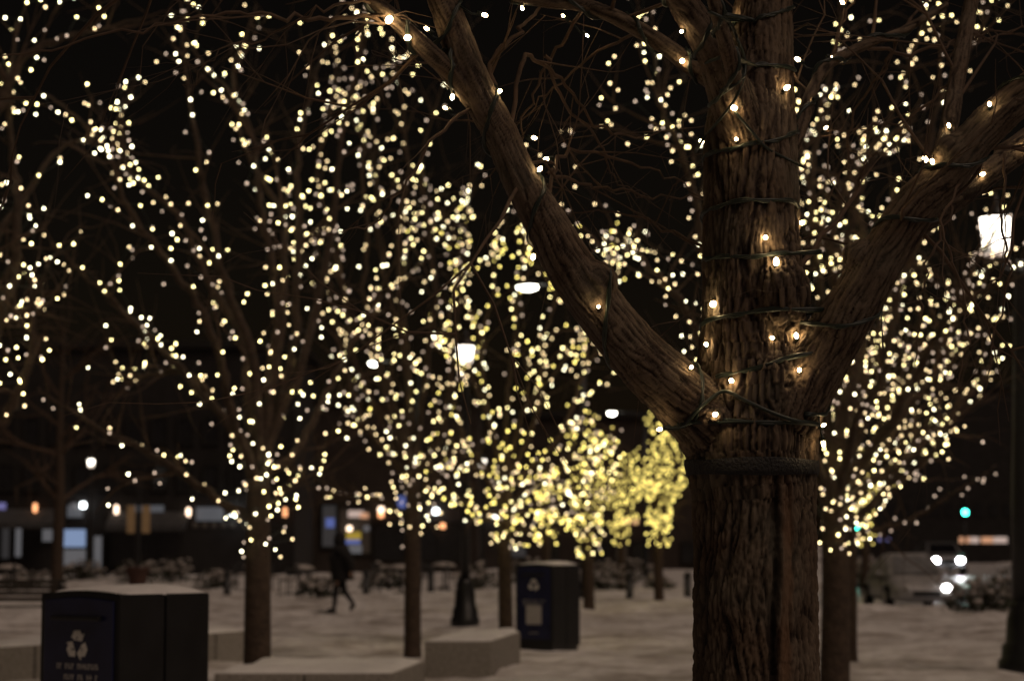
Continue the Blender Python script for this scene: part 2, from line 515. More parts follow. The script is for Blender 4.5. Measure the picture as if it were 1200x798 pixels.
blob(P(917, 345, YF - 0.10), 0.085, (0.95, 0.8, 1.35))     # healed branch scar
blob(P(834, 488, YF - 0.15), 0.045, (1.0, 0.9, 0.75))
blob(P(905, 470, YF - 0.06), 0.16, (1.0, 0.75, 1.2))
blob(P(845, 500, YF - 0.05), 0.13, (1.0, 0.8, 1.1))
blob(P(908, 440, YF - 0.11), 0.05, (0.8, 0.8, 1.4))
blob(P(1010, 300, YF - 0.16), 0.05, (1.2, .8, 1.0))
blob(P(700, 330, YF - 0.19), 0.055, (1.1, .8, 1.1))
blob(P(590, 160, YF - 0.22), 0.045, (1, .8, 1.2))
blob(P(1120, 180, YF - 0.22), 0.06, (1.1, .8, 1.0))
tmp = tb.build('tmp_trunk', M['bark_fine'])
md = tmp.modifiers.new('r', 'REMESH'); md.mode = 'VOXEL'; md.voxel_size = 0.0050; md.use_smooth_shade = True
ms = tmp.modifiers.new('s', 'SMOOTH'); ms.factor = 0.5; ms.iterations = 34
dg = bpy.context.evaluated_depsgraph_get()
me = bpy.data.meshes.new_from_object(tmp.evaluated_get(dg))
bpy.data.objects.remove(tmp, do_unlink=True)
N = len(me.vertices)
co = np.empty(N * 3, np.float32); me.vertices.foreach_get('co', co); co = co.reshape(-1, 3).astype(np.float64)
no = np.empty(N * 3, np.float32); me.vertices.foreach_get('normal', no); no = no.reshape(-1, 3).astype(np.float64)
best = np.full(N, 1e9); bu = np.zeros(N); br = np.zeros(N); bq = np.zeros((N, 3)); bt = np.zeros((N, 3))
for a, c, r0, r1, u0, nm in segs:
    a_, c_ = np.array(a), np.array(c); ab = c_ - a_; l = np.linalg.norm(ab)
    t = np.clip(((co - a_) @ ab) / (l * l), 0, 1)
    q = a_ + t[:, None] * ab
    rr = r0 + t * (r1 - r0)
    d = np.linalg.norm(co - q, axis=1) / rr
    k = d < best
    best[k] = d[k]; bu[k] = (u0 + t * l)[k]; br[k] = rr[k]; bq[k] = q[k]; bt[k] = ab / l
rad = co - bq
rad -= (rad * bt).sum(1)[:, None] * bt
# local frame: two axes across the limb, one along it, so that ridges run lengthwise
ref = np.array([1.0, 0.15, 0.0]); e1 = ref - (bt @ ref)[:, None] * bt; e1 /= np.linalg.norm(e1, axis=1)[:, None]
e2 = np.cross(bt, e1)
lx = (rad * e1).sum(1); ly = (rad * e2).sum(1)
hgt = np.zeros(N); amp = np.clip(br / 0.17, 0.18, 1.0)
nn = noise.noise
VOR = noise.voronoi


def sst(x, a, b_):
    t = min(1.0, max(0.0, (x - a) / (b_ - a)))
    return t * t * (3 - 2 * t)


gx0 = P(898, 700, YF).x
zst = P(884, 560, YF).z
red = np.zeros(N)
for i in range(N):
    x, y, u = lx[i], ly[i], bu[i]
    k = 1.0 / (0.5 + 0.5 * amp[i])
    wv = nn(Vector((x * 5, y * 5, u * 2.6))) * 0.034 + nn(Vector((x * 17, y * 17, u * 8 + 4))) * 0.013
    X, Yy = (x + wv) * k, (y - wv * 0.8) * k
    big = nn(Vector((X * 8, Yy * 8, u * 0.8 + 9)))
    r1 = abs(nn(Vector((X * 44 + 5, Yy * 44, u * 4.2))))
    r2 = abs(nn(Vector((X * 100, Yy * 100 + 8, u * 15))))
    r3 = abs(nn(Vector((X * 190, Yy * 190 + 2, u * 26))))
    d = VOR(Vector((X * 60, Yy * 60, u * 15.0)))[0]
    plate = sst(d[1] - d[0], 0.02, 0.3)
    h = 0.60 * sst(r1, 0.0, 0.26) + 0.34 * sst(r2, 0.0, 0.24) + 0.16 * sst(r3, 0, 0.3) + 0.24 * plate + 0.40 * big
    q = co[i]
    if q[1] < YF and q[2] < zst + 0.05 and abs(q[0] - gx0) < 0.16:
        xg = gx0 + 0.010 * math.sin(q[2] * 5.0) + 0.006 * nn(Vector((q[2] * 9, 1, 2)))
        f = sst(zst + 0.05 - q[2], 0, 0.25)
        h -= f * 1.5 * math.exp(-((q[0] - xg) / 0.011) ** 2)
        st = math.exp(-((q[0] - xg - 0.034) / 0.016) ** 4) * f * (0.6 + 0.4 * sst(nn(Vector((3, 1, q[2] * 3))), -.3, .3))
        h = h * (1 - 0.6 * st) + 0.40 * st
        red[i] = st
    hgt[i] = h
disp = (hgt - 0.62) * 0.0155 * amp
co2 = co + no * disp[:, None]
me.vertices.foreach_set('co', co2.astype(np.float32).ravel())
at = me.attributes.new('bark_co', 'FLOAT_VECTOR', 'POINT')
at.data.foreach_set('vector', np.stack([lx, ly, bu], 1).astype(np.float32).ravel())
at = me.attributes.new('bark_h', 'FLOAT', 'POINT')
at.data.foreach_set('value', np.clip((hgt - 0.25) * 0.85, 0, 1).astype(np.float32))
at = me.attributes.new('bark_red', 'FLOAT', 'POINT')
at.data.foreach_set('value', red.astype(np.float32))
me.update()
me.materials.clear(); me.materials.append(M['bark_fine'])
BASE = Vector((root.x, YF, 0))
near_tree = thing('tree', BASE, 'thick furrowed bare tree in sharp focus with a black strap under its fork', 'tree')
tr = bpy.data.objects.new('trunk', me); COL.objects.link(tr); tr.parent = near_tree
tr.location = -BASE
polys = [tuple(p.vertices) for p in me.polygons]
BV = BVHTree.FromPolygons([Vector(c) for c in co2], polys)

# twigs of the near tree
cr = MB()


def twig(p, d, length, r, level, mb, bend=0.35, tips=None, n=4, droop=0.0):
    st = max(3, int(length / 0.12))
    pts = [p.copy()]; d = d.normalized()
    for i in range(st):
        d = (d + rvec(bend * 0.42 if i % 2 else bend * 0.15) + Vector((0, 0, -droop))).normalized()
        pts.append(pts[-1] + d * (length / st))
    mb.tube(pts, [r * (1 - 0.75 * i / st) for i in range(st + 1)], n, cap=False)
    if tips is not None: tips.append(pts)
    if level > 0:
        for k in range(random.randint(2, 4)):
            i = random.randint(1, st)
            dd = (d + rvec(0.55)).normalized()
            twig(pts[i], dd, length * random.uniform(0.4, 0.75), r * 0.55, level - 1, mb, bend, tips, n, droop)


traced = [  # px, py, dY ; r in mm at the start
    ([(585, 145, -.2), (576, 77, -.05), (605, 40, .1), (632, 9, .25), (660, -20, .3)], 10),
    ([(600, 180, -.15), (612, 68, .1), (650, 90, .25), (690, 135, .4), (735, 160, .5), (790, 150, .7)], 8),
    ([(640, 65, .2), (660, 120, .3), (700, 160, .5), (720, 210, .6), (760, 235, .7)], 6),
    ([(640, 240, -.1), (660, 180, .3), (720, 185, .5), (780, 205, .6), (830, 235, .7)], 7),
    ([(640, 200, .1), (690, 215, .4), (740, 225, .5), (810, 232, .6), (860, 250, .6)], 6),
    ([(690, 8, .2), (650, 60, .3), (622, 120, .3), (605, 180, .35), (560, 215, .4)], 6),
    ([(560, 120, -.2), (510, 160, -.3), (470, 220, -.4), (440, 260, -.4), (400, 270, -.5)], 6),
    ([(1165, 165, -.1), (1120, 235, -.2), (1092, 300, -.25), (1080, 360, -.25), (1072, 430, -.25)], 6),
    ([(1180, 180, .1), (1172, 250, .05), (1178, 300, 0), (1150, 345, 0), (1085, 352, 0), (1035, 352, 0)], 5),
    ([(1210, 150, -.1), (1190, 260, -.2), (1180, 340, -.2), (1160, 400, -.2), (1155, 470, -.2)], 6),
    ([(1140, 190, -.2), (1105, 260, -.3), (1120, 320, -.35), (1135, 400, -.4), (1120, 450, -.4)], 5),
    ([(1200, 215, .3), (1130, 232, .3), (1070, 262, .3), (1030, 300, .35)], 5),
    ([(1060, 35, .6), (1030, 90, .6), (1000, 140, .7), (990, 200, .7), (955, 215, .7)], 6),
    ([(972, 75, .4), (990, 20, .5), (1015, -20, .5)], 8),
    ([(1010, 55, .5), (1080, 60, .6), (1150, 40, .7), (1210, 30, .7)], 7),
    ([(1120, 90, .5), (1060, 140, .5), (1010, 150, .6), (955, 155, .6)], 5),
    ([(470, 25, -.25), (420, 20, -.3), (350, 22, -.4), (280, 15, -.5), (180, 30, -.5), (60, 55, -.5), (-10, 70, -.5)], 8),
    ([(440, 0, -.28), (380, 10, -.4), (330, 35, -.4), (260, 60, -.5), (215, 105, -.5)], 5),
    ([(760, 40, .14), (700, 60, .3), (640, 110, .4), (600, 150, .5)], 6),
    ([(930, 320, .2), (1000, 230, .5), (1010, 200, .5), (1020, 175, .55)], 9),
    ([(840, 300, .3), (790, 270, .5), (720, 250, .7), (660, 250, .9)], 6),
]
near_tips = []
for pts, r in traced:
    p = [P(a, b_, YF + c) for a, b_, c in pts]
    sp, sr = smooth_path(p, [r / 1000 * (1 - .75 * i / (len(p) - 1)) for i in range(len(p))], 6)
    sp = [q + rvec(0.006) for q in sp]
    cr.tube(sp, sr, 6, cap=False)
    near_tips.append(sp)
    for k in range(4):
        i = random.randint(3, len(sp) - 2)
        d = (sp[i + 1] - sp[i]).normalized() + rvec(0.6)
        twig(sp[i], d, random.uniform(0.2, 0.6), sr[i] * 0.55, 1, cr, 0.5, None, 4, 0.02)
for nm, cnt in (('left', 5), ('left_fork', 3), ('right', 6), ('upper_left', 3), ('cross', 2), ('grey', 4), ('upright', 4), ('right_low', 5)):
    p, rr = L[nm]; sp, sr = smooth_path(p, rr, 4)
    for k in range(cnt):
        i = random.randint(len(sp) // 3, len(sp) - 2)
        d = (sp[i + 1] - sp[i]).normalized() * 0.5 + rvec(0.7) + Vector((0, 0.5, 0.2))
        twig(sp[i], d, random.uniform(0.5, 1.1), 0.007, 2, cr, 0.45, None, 4, 0.015)
# higher crown beyond the frame
for nm in ('trunk', 'left', 'left_fork', 'right', 'upper_left'):
    p, rr = L[nm]
    for k in range(5):
        d = (p[-1] - p[-2]).normalized() + rvec(0.5)
        twig(p[-1], d, random.uniform(0.8, 1.5), rr[-1] * 0.7, 2, cr, 0.3)
co_ = cr.build('crown', M['twig'], near_tree); co_.location = -BASE


def cam_hit(px, py):
    d = ray(px, py).normalized()
    h = BV.ray_cast(CAM, d)
    return (h[0], h[1]) if h[0] is not None else (None, None)


strings_near = thing('string_lights', BASE, 'dark green light string wound round the sharply focused trunk and its limbs', 'string lights')
cb = MB()


def hit_in(axis_p, dirv, R):
    h = BV.ray_cast(axis_p + dirv * R, -dirv, R)
    if h[0] is None: return None
    return h[0] + dirv * 0.004


# rings on the trunk: (y at the front left, y at the front right)
rings = [(502, 505), (455, 395), (384, 368), (302, 292), (250, 243), (182, 150), (92, 80), (20, 10), (-70, -80)]
pts = []
for j, (yl, yr) in enumerate(rings):
    nxt = rings[j + 1][0] if j + 1 < len(rings) else yr - 60
    for k in range(40):
        t = k / 40
        if t < 0.5:
            an = math.pi + t * 2 * math.pi; s_ = t * 2
            py = yl + (yr - yl) * s_ + 9 * math.sin(s_ * math.pi) * (1 if j % 2 else -0.6)
        else:
            an = math.pi + t * 2 * math.pi; s_ = (t - .5) * 2
            py = yr + (nxt - yr) * s_
        z = P(884, py, YF).z
        ax = Vector((P(885, py, YF).x, YF + 0.03, z))
        h = hit_in(ax, Vector((math.cos(an), math.sin(an), 0)), 0.30)
        if h is not None: pts.append(h)
pts = [pts[0]] + [(pts[i - 1] + pts[i] * 2 + pts[i + 1]) / 4 for i in range(1, len(pts) - 1)] + [pts[-1]]
cb.tube(pts, 0.0052, 6)
p2 = [q + Vector((0.006 * math.sin(i * .9), 0, 0.007 * math.cos(i * 0.9))) for i, q in enumerate(pts)]
cb.tube(p2, 0.0044, 6)


def helix(nm, t0, t1, turns, ph=0.0):
    p, rr = L[nm]; sp, sr = smooth_path(p, rr, 8)
    out = []
    n = int(turns * 30)
    for k in range(n + 1):
        t = t0 + (t1 - t0) * k / n
        x = t * (len(sp) - 1); i = min(int(x), len(sp) - 2); f = x - i
        c = sp[i].lerp(sp[i + 1], f); d = (sp[i + 1] - sp[i]).normalized(); R = sr[i]
        u = d.cross(Vector((0, 1, 0))).normalized(); w_ = d.cross(u)
        an = ph + k / 30 * 2 * math.pi
        h = hit_in(c, (u * math.cos(an) + w_ * math.sin(an)), R * 2.0)
        out.append(h if h is not None else c + (u * math.cos(an) + w_ * math.sin(an)) * (R * 1.05))
    out = [out[0]] + [(out[i - 1] + out[i] * 2 + out[i + 1]) / 4 for i in range(1, len(out) - 1)] + [out[-1]]
    cb.tube(out, 0.0050, 6)
    cb.tube([q + Vector((0.006 * math.sin(i * .8), 0, 0.006 * math.cos(i * .8))) for i, q in enumerate(out)], 0.0042, 6)
    return out


hl = {}
hl['left'] = helix('left', 0.12, 0.95, 5.2, 1.2)
hl['left_fork'] = helix('left_fork', 0.15, 0.95, 3.5)
hl['right'] = helix('right', 0.12, 0.9, 4.6, 2.0)
hl['upper_left'] = helix('upper_left', 0.2, 0.95, 3.2)
hl['cross'] = helix('cross', 0.15, 0.9, 3)
hl['grey'] = helix('grey', 0.2, 0.95, 3)
hl['spur'] = helix('spur', 0.1, 0.9, 2)

# a loose loop hanging in front of the trunk fork
lp = []
for a, b_ in [(800, 500), (815, 482), (835, 466), (852, 460), (875, 468), (905, 484), (935, 493), (958, 498), (962, 512)]:
    h, nn_ = cam_hit(a, b_)
    if h is not None: lp.append(h + nn_ * 0.008 + Vector((0, -0.006, 0)))
if len(lp) > 3: cb.tube(smooth_path(lp, None, 5), 0.0055, 6)
lp = []
for a, b_ in [(832, 12), (850, 25), (864, 45), (870, 80), (862, 112), (845, 140), (826, 165), (815, 178)]:
    h, nn_ = cam_hit(a, b_)
    lp.append(h + nn_ * 0.01 if h is not None else P(a, b_, YF - .2))
cb.tube(smooth_path(lp, None, 5), 0.0048, 6)
lp = []
for a, b_ in [(862, 130), (880, 155), (900, 176), (925, 190), (942, 196)]:
    h, nn_ = cam_hit(a, b_)
    lp.append(h + nn_ * 0.01 if h is not None else P(a, b_, YF - .1))
cb.tube(smooth_path(lp, None, 5), 0.0046, 6)

near_px = [(859, 125, 1.2), (917, 104, 1.1), (900, 279, 1.0), (937, 262, 1.0), (910, 312, 1.3), (836, 356, 1.4), (907, 397, .8), (937, 396, 1.0), (857, 449, 1.0),
           (937, 437, .9), (840, 486, 1.0), (822, 166, 1.0), (863, 163, .8), (829, 405, .9), (808, 431, .8), (773, 503, .8), (625, 301, 1.0), (530, 114, .9), (583, 109, .9), (522, 127, .7),
           (457, 22, 1.5), (479, 44, 1.3), (500, 34, .8), (568, 18, .9), (801, 73, 1.1), (863, 23, 1.1), (935, 70, 1.0), (1089, 190, 1.1), (1148, 205, .9), (1095, 193, .9),
           (965, 520, .9), (612, 10, .7), (660, 19, .6), (688, 42, .6), (626, 162, .9), (640, 187, 1.0), (628, 201, .9), (700, 360, .7), (1112, 152, .8), (1160, 125, .8), (987, 3, .9),
           (1199, 170, .9), (960, 500, .7), (802, 35, .7), (968, 150, .7)]
b0 = None
PROBE = []


def near_bulb(p, d, s):
    global b0
    if b0 is None:
        vs = [Vector((v.x * 0.0064, v.y * 0.0064, v.z * 0.0105)) for v in ICO2[0]]
        b0 = link_mesh('bulb', vs, ICO2[1], M['near_bulb'], strings_near)
        o = b0
    else:
        o = b0.copy(); COL.objects.link(o); o.parent = strings_near
    o.location = p - BASE
    o.rotation_euler = d.to_track_quat('Z', 'Y').to_euler()
    o.scale = (s, s, s)
    cb.tube([p - d * 0.024, p - d * 0.008], [0.0055, 0.0066], 6)


for a, b_, s in near_px:
    h, nn_ = cam_hit(a, b_)
    if h is None:
        best_ = None
        for q in [q for v in hl.values() for q in v] + [q for v in near_tips for q in v]:
            v = q - CAM; dd = ray(a, b_); sc_ = v.dot(dd) / dd.dot(dd)
            e = (v - dd * sc_).length
            if best_ is None or e < best_[0]: best_ = (e, q, CAM + dd * sc_)
        p = best_[2]; d = p - best_[1]
        if d.length > 0.02: cb.tube([best_[1], best_[1].lerp(p, .5) + Vector((0, 0, -.01)), p], 0.003, 5)
        d = d.normalized() if d.length > 1e-4 else Vector((0, 0, 1))
    else:
        d = (nn_ + Vector((random.uniform(-.5, .5), -0.2, random.uniform(-.6, .6)))).normalized()
        p = h + nn_ * 0.014
    near_bulb(p, d, s)
for nm in hl:   # bulbs on the far side of limbs and out of frame
    v = hl[nm]
    for k in range(10, len(v) - 4, 26):
        c = v[k]
        if c.y > YF - .02 or c.z > 3.1:
            near_bulb(c + Vector((0, .012, 0.006)), Vector((random.uniform(-1, 1), 1, random.uniform(-1, 1))).normalized(), 0.8)
o = cb.build('cable', M['cable'], strings_near); o.location = -BASE

# strap round the trunk
sv, sf = [], []
n = 90
for k in range(n):
    an = 2 * math.pi * k / n
    d = Vector((math.cos(an), math.sin(an), 0))
    for j in range(4):
        py = 558 - j * 6.3 + 1.2 * math.sin(an * 3 + j)
        ax = Vector((P(883, py, YF).x, YF, P(883, py, YF).z))
        h = BV.ray_cast(ax + d * 0.32, -d, 0.32)
        R = (h[0] - ax).length if h[0] is not None else 0.19
        sv.append([ax, d, R])
R2 = [s_[2] for s_ in sv]
ve = []
for k in range(n):
    for j in range(4):
        av = max(R2[((k + q) % n) * 4 + j] for q in (-3, -2, -1, 0, 1, 2, 3))
        ve.append(sv[k * 4 + j][0] + sv[k * 4 + j][1] * (av + (0.003 if j in (0, 3) else 0.006)))
for k in range(n):
    k2 = (k + 1) % n
    for j in range(3):
        sf.append((k * 4 + j, k2 * 4 + j, k2 * 4 + j + 1, k * 4 + j + 1))
o = link_mesh('strap', ve, sf, M['strap'])
md = o.modifiers.new('t', 'SOLIDIFY'); md.thickness = 0.004; md.offset = -1
tag(o, 'black strap tied round the thick furrowed trunk below its fork', 'strap')


# ------------------------------------------------------------------ lit trees further off
def lit_tree(px, Y, r0, label, slabel, limbs, wrap=None, fork=None, sub=3, spacing=0.15, size=0.016, classes='aaabbccd', strength=12,
             twigs=6, spread=1.6, jit=0.09, extra_twig_bulb=0.35, dim=None):
    base = Vector((P(px, 637, Y).x, Y, 0))
    t = thing('tree', base, label, 'tree', 'trees wound with fairy lights')
    ss = thing('string_lights', base, slabel, 'string lights', 'light strings on the trees')
    spacing *= 0.78; size *= 0.88; strength *= 1.1
    tb_, cb_, cab = MB(), MB(), MB()
    bulbs = []
    fk = fork or (px, 560)
    fp = P(fk[0], fk[1], Y)
    tp = [Vector((base.x, Y, -0.2)), Vector((base.x, Y, 0.15)), base.lerp(fp, 0.5) + Vector((random.uniform(-.03, .03), 0, 0)), fp]
    tp[2].z = fp.z * 0.5
    sp, sr = smooth_path(tp, [r0 * 1.5, r0 * 1.08, r0, r0 * 0.85], 6)
    tb_.tube(sp, sr, 12)
    pxm = F / Y

    cov = [None]

    def dress(pts, rr, spc, hel=0.02):
        acc = 0.0; seq = []
        an = random.uniform(0, 6.28)
        nxt_ = spc * random.random()
        for i in range(len(pts) - 1):
            a, c = pts[i], pts[i + 1]; l = (c - a).length
            if l < 1e-6: continue
            d = (c - a) / l
            while nxt_ < acc + l:
                f = (nxt_ - acc) / l
                an += random.uniform(0.9, 2.1)
                u = d.orthogonal().normalized(); w_ = d.cross(u)
                q = a.lerp(c, f) + (u * math.cos(an) + w_ * math.sin(an)) * (rr[i] + hel + random.uniform(0, jit)) + rvec(jit * 0.3)
                bulbs.append((q, cov[0])); seq.append(q)
                nxt_ += spc * random.choice((0.55, 0.8, 1.0, 1.0, 1.3, 1.7))
            acc += l
        if len(seq) > 1: cab.tube(seq, 0.004, 3, cap=False)

    for li, lm in enumerate(limbs):
        dy = random.uniform(-spread, spread)
        cov[0] = None
        if isinstance(lm[0], str): cov[0] = lm[0]; lm = lm[1:]
        n_ = len(lm)
        pts = []
        for i, q in enumerate(lm):
            f = i / (n_ - 1)
            pts.append(P(q[0], q[1], Y + dy * f))
        r_b = min(r0 * 0.45, 0.02 + 0.007 * n_)
        rr = [r_b * (1 - 0.82 * i / (n_ - 1)) for i in range(n_)]
        sp, sr = smooth_path(pts, rr, 6)
        sp = [sp[0]] + [q + rvec(0.012) for q in sp[1:]]
        tb_.tube(sp, sr, 7)
        dress(sp, sr, spacing)
        L_ = sum((sp[i + 1] - sp[i]).length for i in range(len(sp) - 1))
        for k in range(0 if cov[0] else sub):
            i = random.randint(int(len(sp) * .3), len(sp) - 3)
            d = ((sp[i + 1] - sp[i]).normalized() + rvec(0.5) + Vector((0, 0, .25)))
            tip = []
            twig(sp[i], d, random.uniform(0.10, 0.24) * L_, sr[i] * 0.6, 1, cb_, 0.3, tip, 4)
            for tpts in tip[:2]:
                dress(tpts, [0.008] * len(tpts), spacing * 1.15, 0.015)
        for k in range(0 if cov[0] else twigs):
            i = random.randint(int(len(sp) * .25), len(sp) - 2)
            d = ((sp[i + 1] - sp[i]).normalized() * .6 + rvec(0.6) + Vector((0, 0, .2)))
            tip = []
            twig(sp[i], d, random.uniform(0.4, 1.2), 0.010, 1, cb_, 0.4, tip, 4)
            if random.random() < extra_twig_bulb: dress(tip[0], [0.008] * len(tip[0]), spacing * 1.3, 0.012)
    cov[0] = None
    if wrap:
        a, c = P(wrap[0], wrap[1], Y), P(wrap[0], wrap[2], Y)
        pts = [a.lerp(c, i / 12) for i in range(13)]
        for q in range(4): dress(pts, [r0] * 13, spacing * .6, 0.02 + .045 * q)
    o = tb_.build('trunk', M['bark'], t); o.location = -base
    o = cb_.build('crown', M['twig'], t); o.location = -base
    o = cab.build('cable', M['cable'], ss); o.location = -base
    # bulbs: the hundred nearest as parts, the rest as one part of the string
    bulbs.sort(key=lambda q: (q[0] - CAM).length if -50 < 1 else 0)

    def inview(q):
        v = q - CAM; f = v.dot(FW); x = v.dot(RT) / f * F + 600; y = 399 - v.dot(UP) / f * F
        return -10 < x < 1210 and -10 < y < 810
    vis = [q for q in bulbs if inview(q[0])]
    random.shuffle(vis)
    one, rest = vis[:100], vis[100:] + [q for q in bulbs if not inview(q[0])]
    srcs = {}
    for q, dm in one:
        k = dm or random.choice(classes); s_ = size * random.uniform(0.85, 1.12)
        if k not in srcs:
            o = link_mesh('bulb', ICO2[0], ICO2[1], bulb_mat(k, strength), ss); srcs[k] = o
        else:
            o = srcs[k].copy(); COL.objects.link(o); o.parent = ss
        o.location = q - base; o.scale = (s_, s_, s_ * 1.15)
    ks = sorted(set(classes) | {dm for q, dm in rest if dm}); v, f, fm = [], [], []
    for q, dm in rest:
        k = dm or random.choice(classes); s_ = size * random.uniform(0.85, 1.12); b_ = len(v)
        v += [x * s_ + q - base for x in ICO1[0]]
        f += [tuple(b_ + i for i in fc) for fc in ICO1[1]]
        fm += [ks.index(k)] * len(ICO1[1])
    if v:
        o = link_mesh('bulb_cluster', v, f, None, ss, True, [bulb_mat(k, strength) for k in ks], fm)
        o['kind'] = 'stuff'
    return len(vis), t


CNT = {}
# left edge
CNT['H'] = lit_tree(-70, 18, 0.16, 'bare lit tree, its trunk out of sight, branches above the slatted bench',
         'loose string of white bulbs on the branches above the slatted bench', [
    [(-70, 560), (-10, 510), (25, 455), (38, 405), (40, 350), (62, 300)],
    [(-70, 500), (-20, 400), (12, 340), (22, 260), (15, 190), (8, 110), (22, 30)],
    [(-70, 480), (-40, 200), (0, 120), (25, 70), (60, 50), (100, 38), (135, 33)],
    [(-70, 520), (-20, 420), (10, 370), (45, 365), (70, 335)],
    [(-70, 500), (-30, 330), (15, 250), (70, 175), (110, 165)]],
    fork=(-70, 560), sub=2, spacing=0.15, size=0.0112, classes='aabbccd', strength=12, twigs=7, spread=1.2)
# tree behind the nearer bin
CNT['B'] = lit_tree(303, 21, 0.125, 'bare tree wound in white bulbs, standing just behind the nearer recycling bin',
         'white bulb string wound on the tree just behind the nearer recycling bin', [
    [(302, 612), (262, 590), (200, 545), (135, 512), (80, 480), (45, 455)],
    [(303, 572), (276, 510), (240, 465), (205, 425), (165, 385), (128, 350), (95, 318), (60, 285)],
    [(303, 565), (272, 490), (262, 430), (240, 370), (205, 320), (150, 245), (122, 170), (80, 132), (45, 105)],
    [(305, 560), (290, 460), (285, 395), (250, 340), (205, 250), (160, 210), (140, 170), (105, 120)],
    [(305, 555), (310, 470), (325, 385), (322, 330), (312, 275), (300, 205), (296, 155), (272, 112), (235, 72), (205, 20)],
    [(306, 555), (330, 470), (345, 400), (346, 335), (350, 285), (350, 205), (355, 150), (368, 95), (382, 50), (400, 5)],
    [(307, 560), (345, 530), (372, 480), (400, 425), (425, 385), (450, 345)],
    [(305, 590), (325, 585), (352, 562), (385, 548)],
    [(305, 550), (296, 420), (265, 335), (242, 235), (226, 140), (216, 60), (210, -10)],
    [(305, 550), (352, 430), (374, 345), (390, 255), (402, 150), (418, 80), (430, 10)],
    [(303, 575), (270, 500), (222, 440), (170, 440), (145, 455)],
    [(305, 550), (330, 380), (332, 300), (330, 250), (290, 180), (275, 90), (300, 10)]],
    wrap=(303, 650, 560), sub=2, spacing=0.145, size=0.0124, classes='aabbccdd', strength=13, twigs=6, spread=2.2, extra_twig_bulb=0.12)
CNT['C'] = lit_tree(484, 28.8, 0.105, 'slender lit tree rising behind the gap between the granite blocks',
         'warm bulb string wound on the slender tree behind the gap between the granite blocks', [
    [(484, 618), (462, 595), (440, 583), (405, 580), (375, 578)],
    [(484, 565), (432, 505), (406, 440), (392, 385), (385, 330), (362, 275), (340, 240)],
    [(484, 555), (450, 460), (440, 400), (426, 350), (430, 280), (425, 200), (428, 120), (420, 40), (415, -10)],
    [(484, 550), (480, 440), (470, 360), (466, 280), (478, 200), (470, 120), (455, 50)],
    [(484, 550), (500, 430), (510, 335), (500, 260), (495, 180), (520, 100), (540, 40)],
    [(484, 560), (520, 500), (530, 430), (538, 350), (545, 265), (552, 215)],
    [(484, 595), (505, 560), (535, 548), (560, 520)],
    [(484, 560), (440, 480), (415, 420), (398, 330), (380, 250), (372, 180), (390, 110), (395, 40)],
    [(484, 560), (465, 480), (445, 430), (420, 395), (380, 370)],
    [(484, 575), (450, 530), (425, 500), (400, 480)],
    [(484, 550), (470, 400), (450, 320), (440, 220), (442, 130), (470, 60)]],
    wrap=(484, 622, 560), sub=3, spacing=0.155, size=0.0160, classes='aabcccddd', strength=10, twigs=5, spread=2.4, extra_twig_bulb=0.2)
CNT['D'] = lit_tree(593, 34, 0.105, 'lit tree standing directly beside the farther recycling bin',
         'dense yellow-white string on the tree directly beside the farther recycling bin', [
    [(593, 605), (550, 592), (512, 562), (482, 525), (460, 490)],
    [(593, 575), (545, 515), (530, 450), (525, 385), (535, 330), (545, 262), (550, 222)],
    [(593, 565), (570, 475), (565, 400), (580, 330), (575, 262)],
    [(593, 560), (595, 455), (605, 375), (612, 310), (618, 262)],
    [(593, 565), (630, 485), (635, 405), (650, 350), (642, 295)],
    [(593, 575), (650, 520), (680, 450), (692, 390), (722, 330), (742, 275), (775, 300)],
    [(593, 603), (640, 592), (680, 572), (702, 540), (722, 500)],
    [(593, 565), (612, 485), (660, 425), (682, 380), (672, 320)],
    [(593, 610), (560, 605), (535, 580), (520, 545)],
    [(593, 600), (570, 560), (545, 540), (520, 500), (505, 450)],
    [(593, 600), (620, 570), (650, 560), (668, 530), (690, 480)],
    [(593, 620), (625, 622), (660, 612), (690, 590)],
    [(593, 575), (580, 520), (556, 450), (525, 410), (512, 350)]],
    wrap=(593, 642, 560), sub=4, spacing=0.135, size=0.0185, classes='aabcccydyy', strength=10, twigs=4, spread=2.4, extra_twig_bulb=0.35)
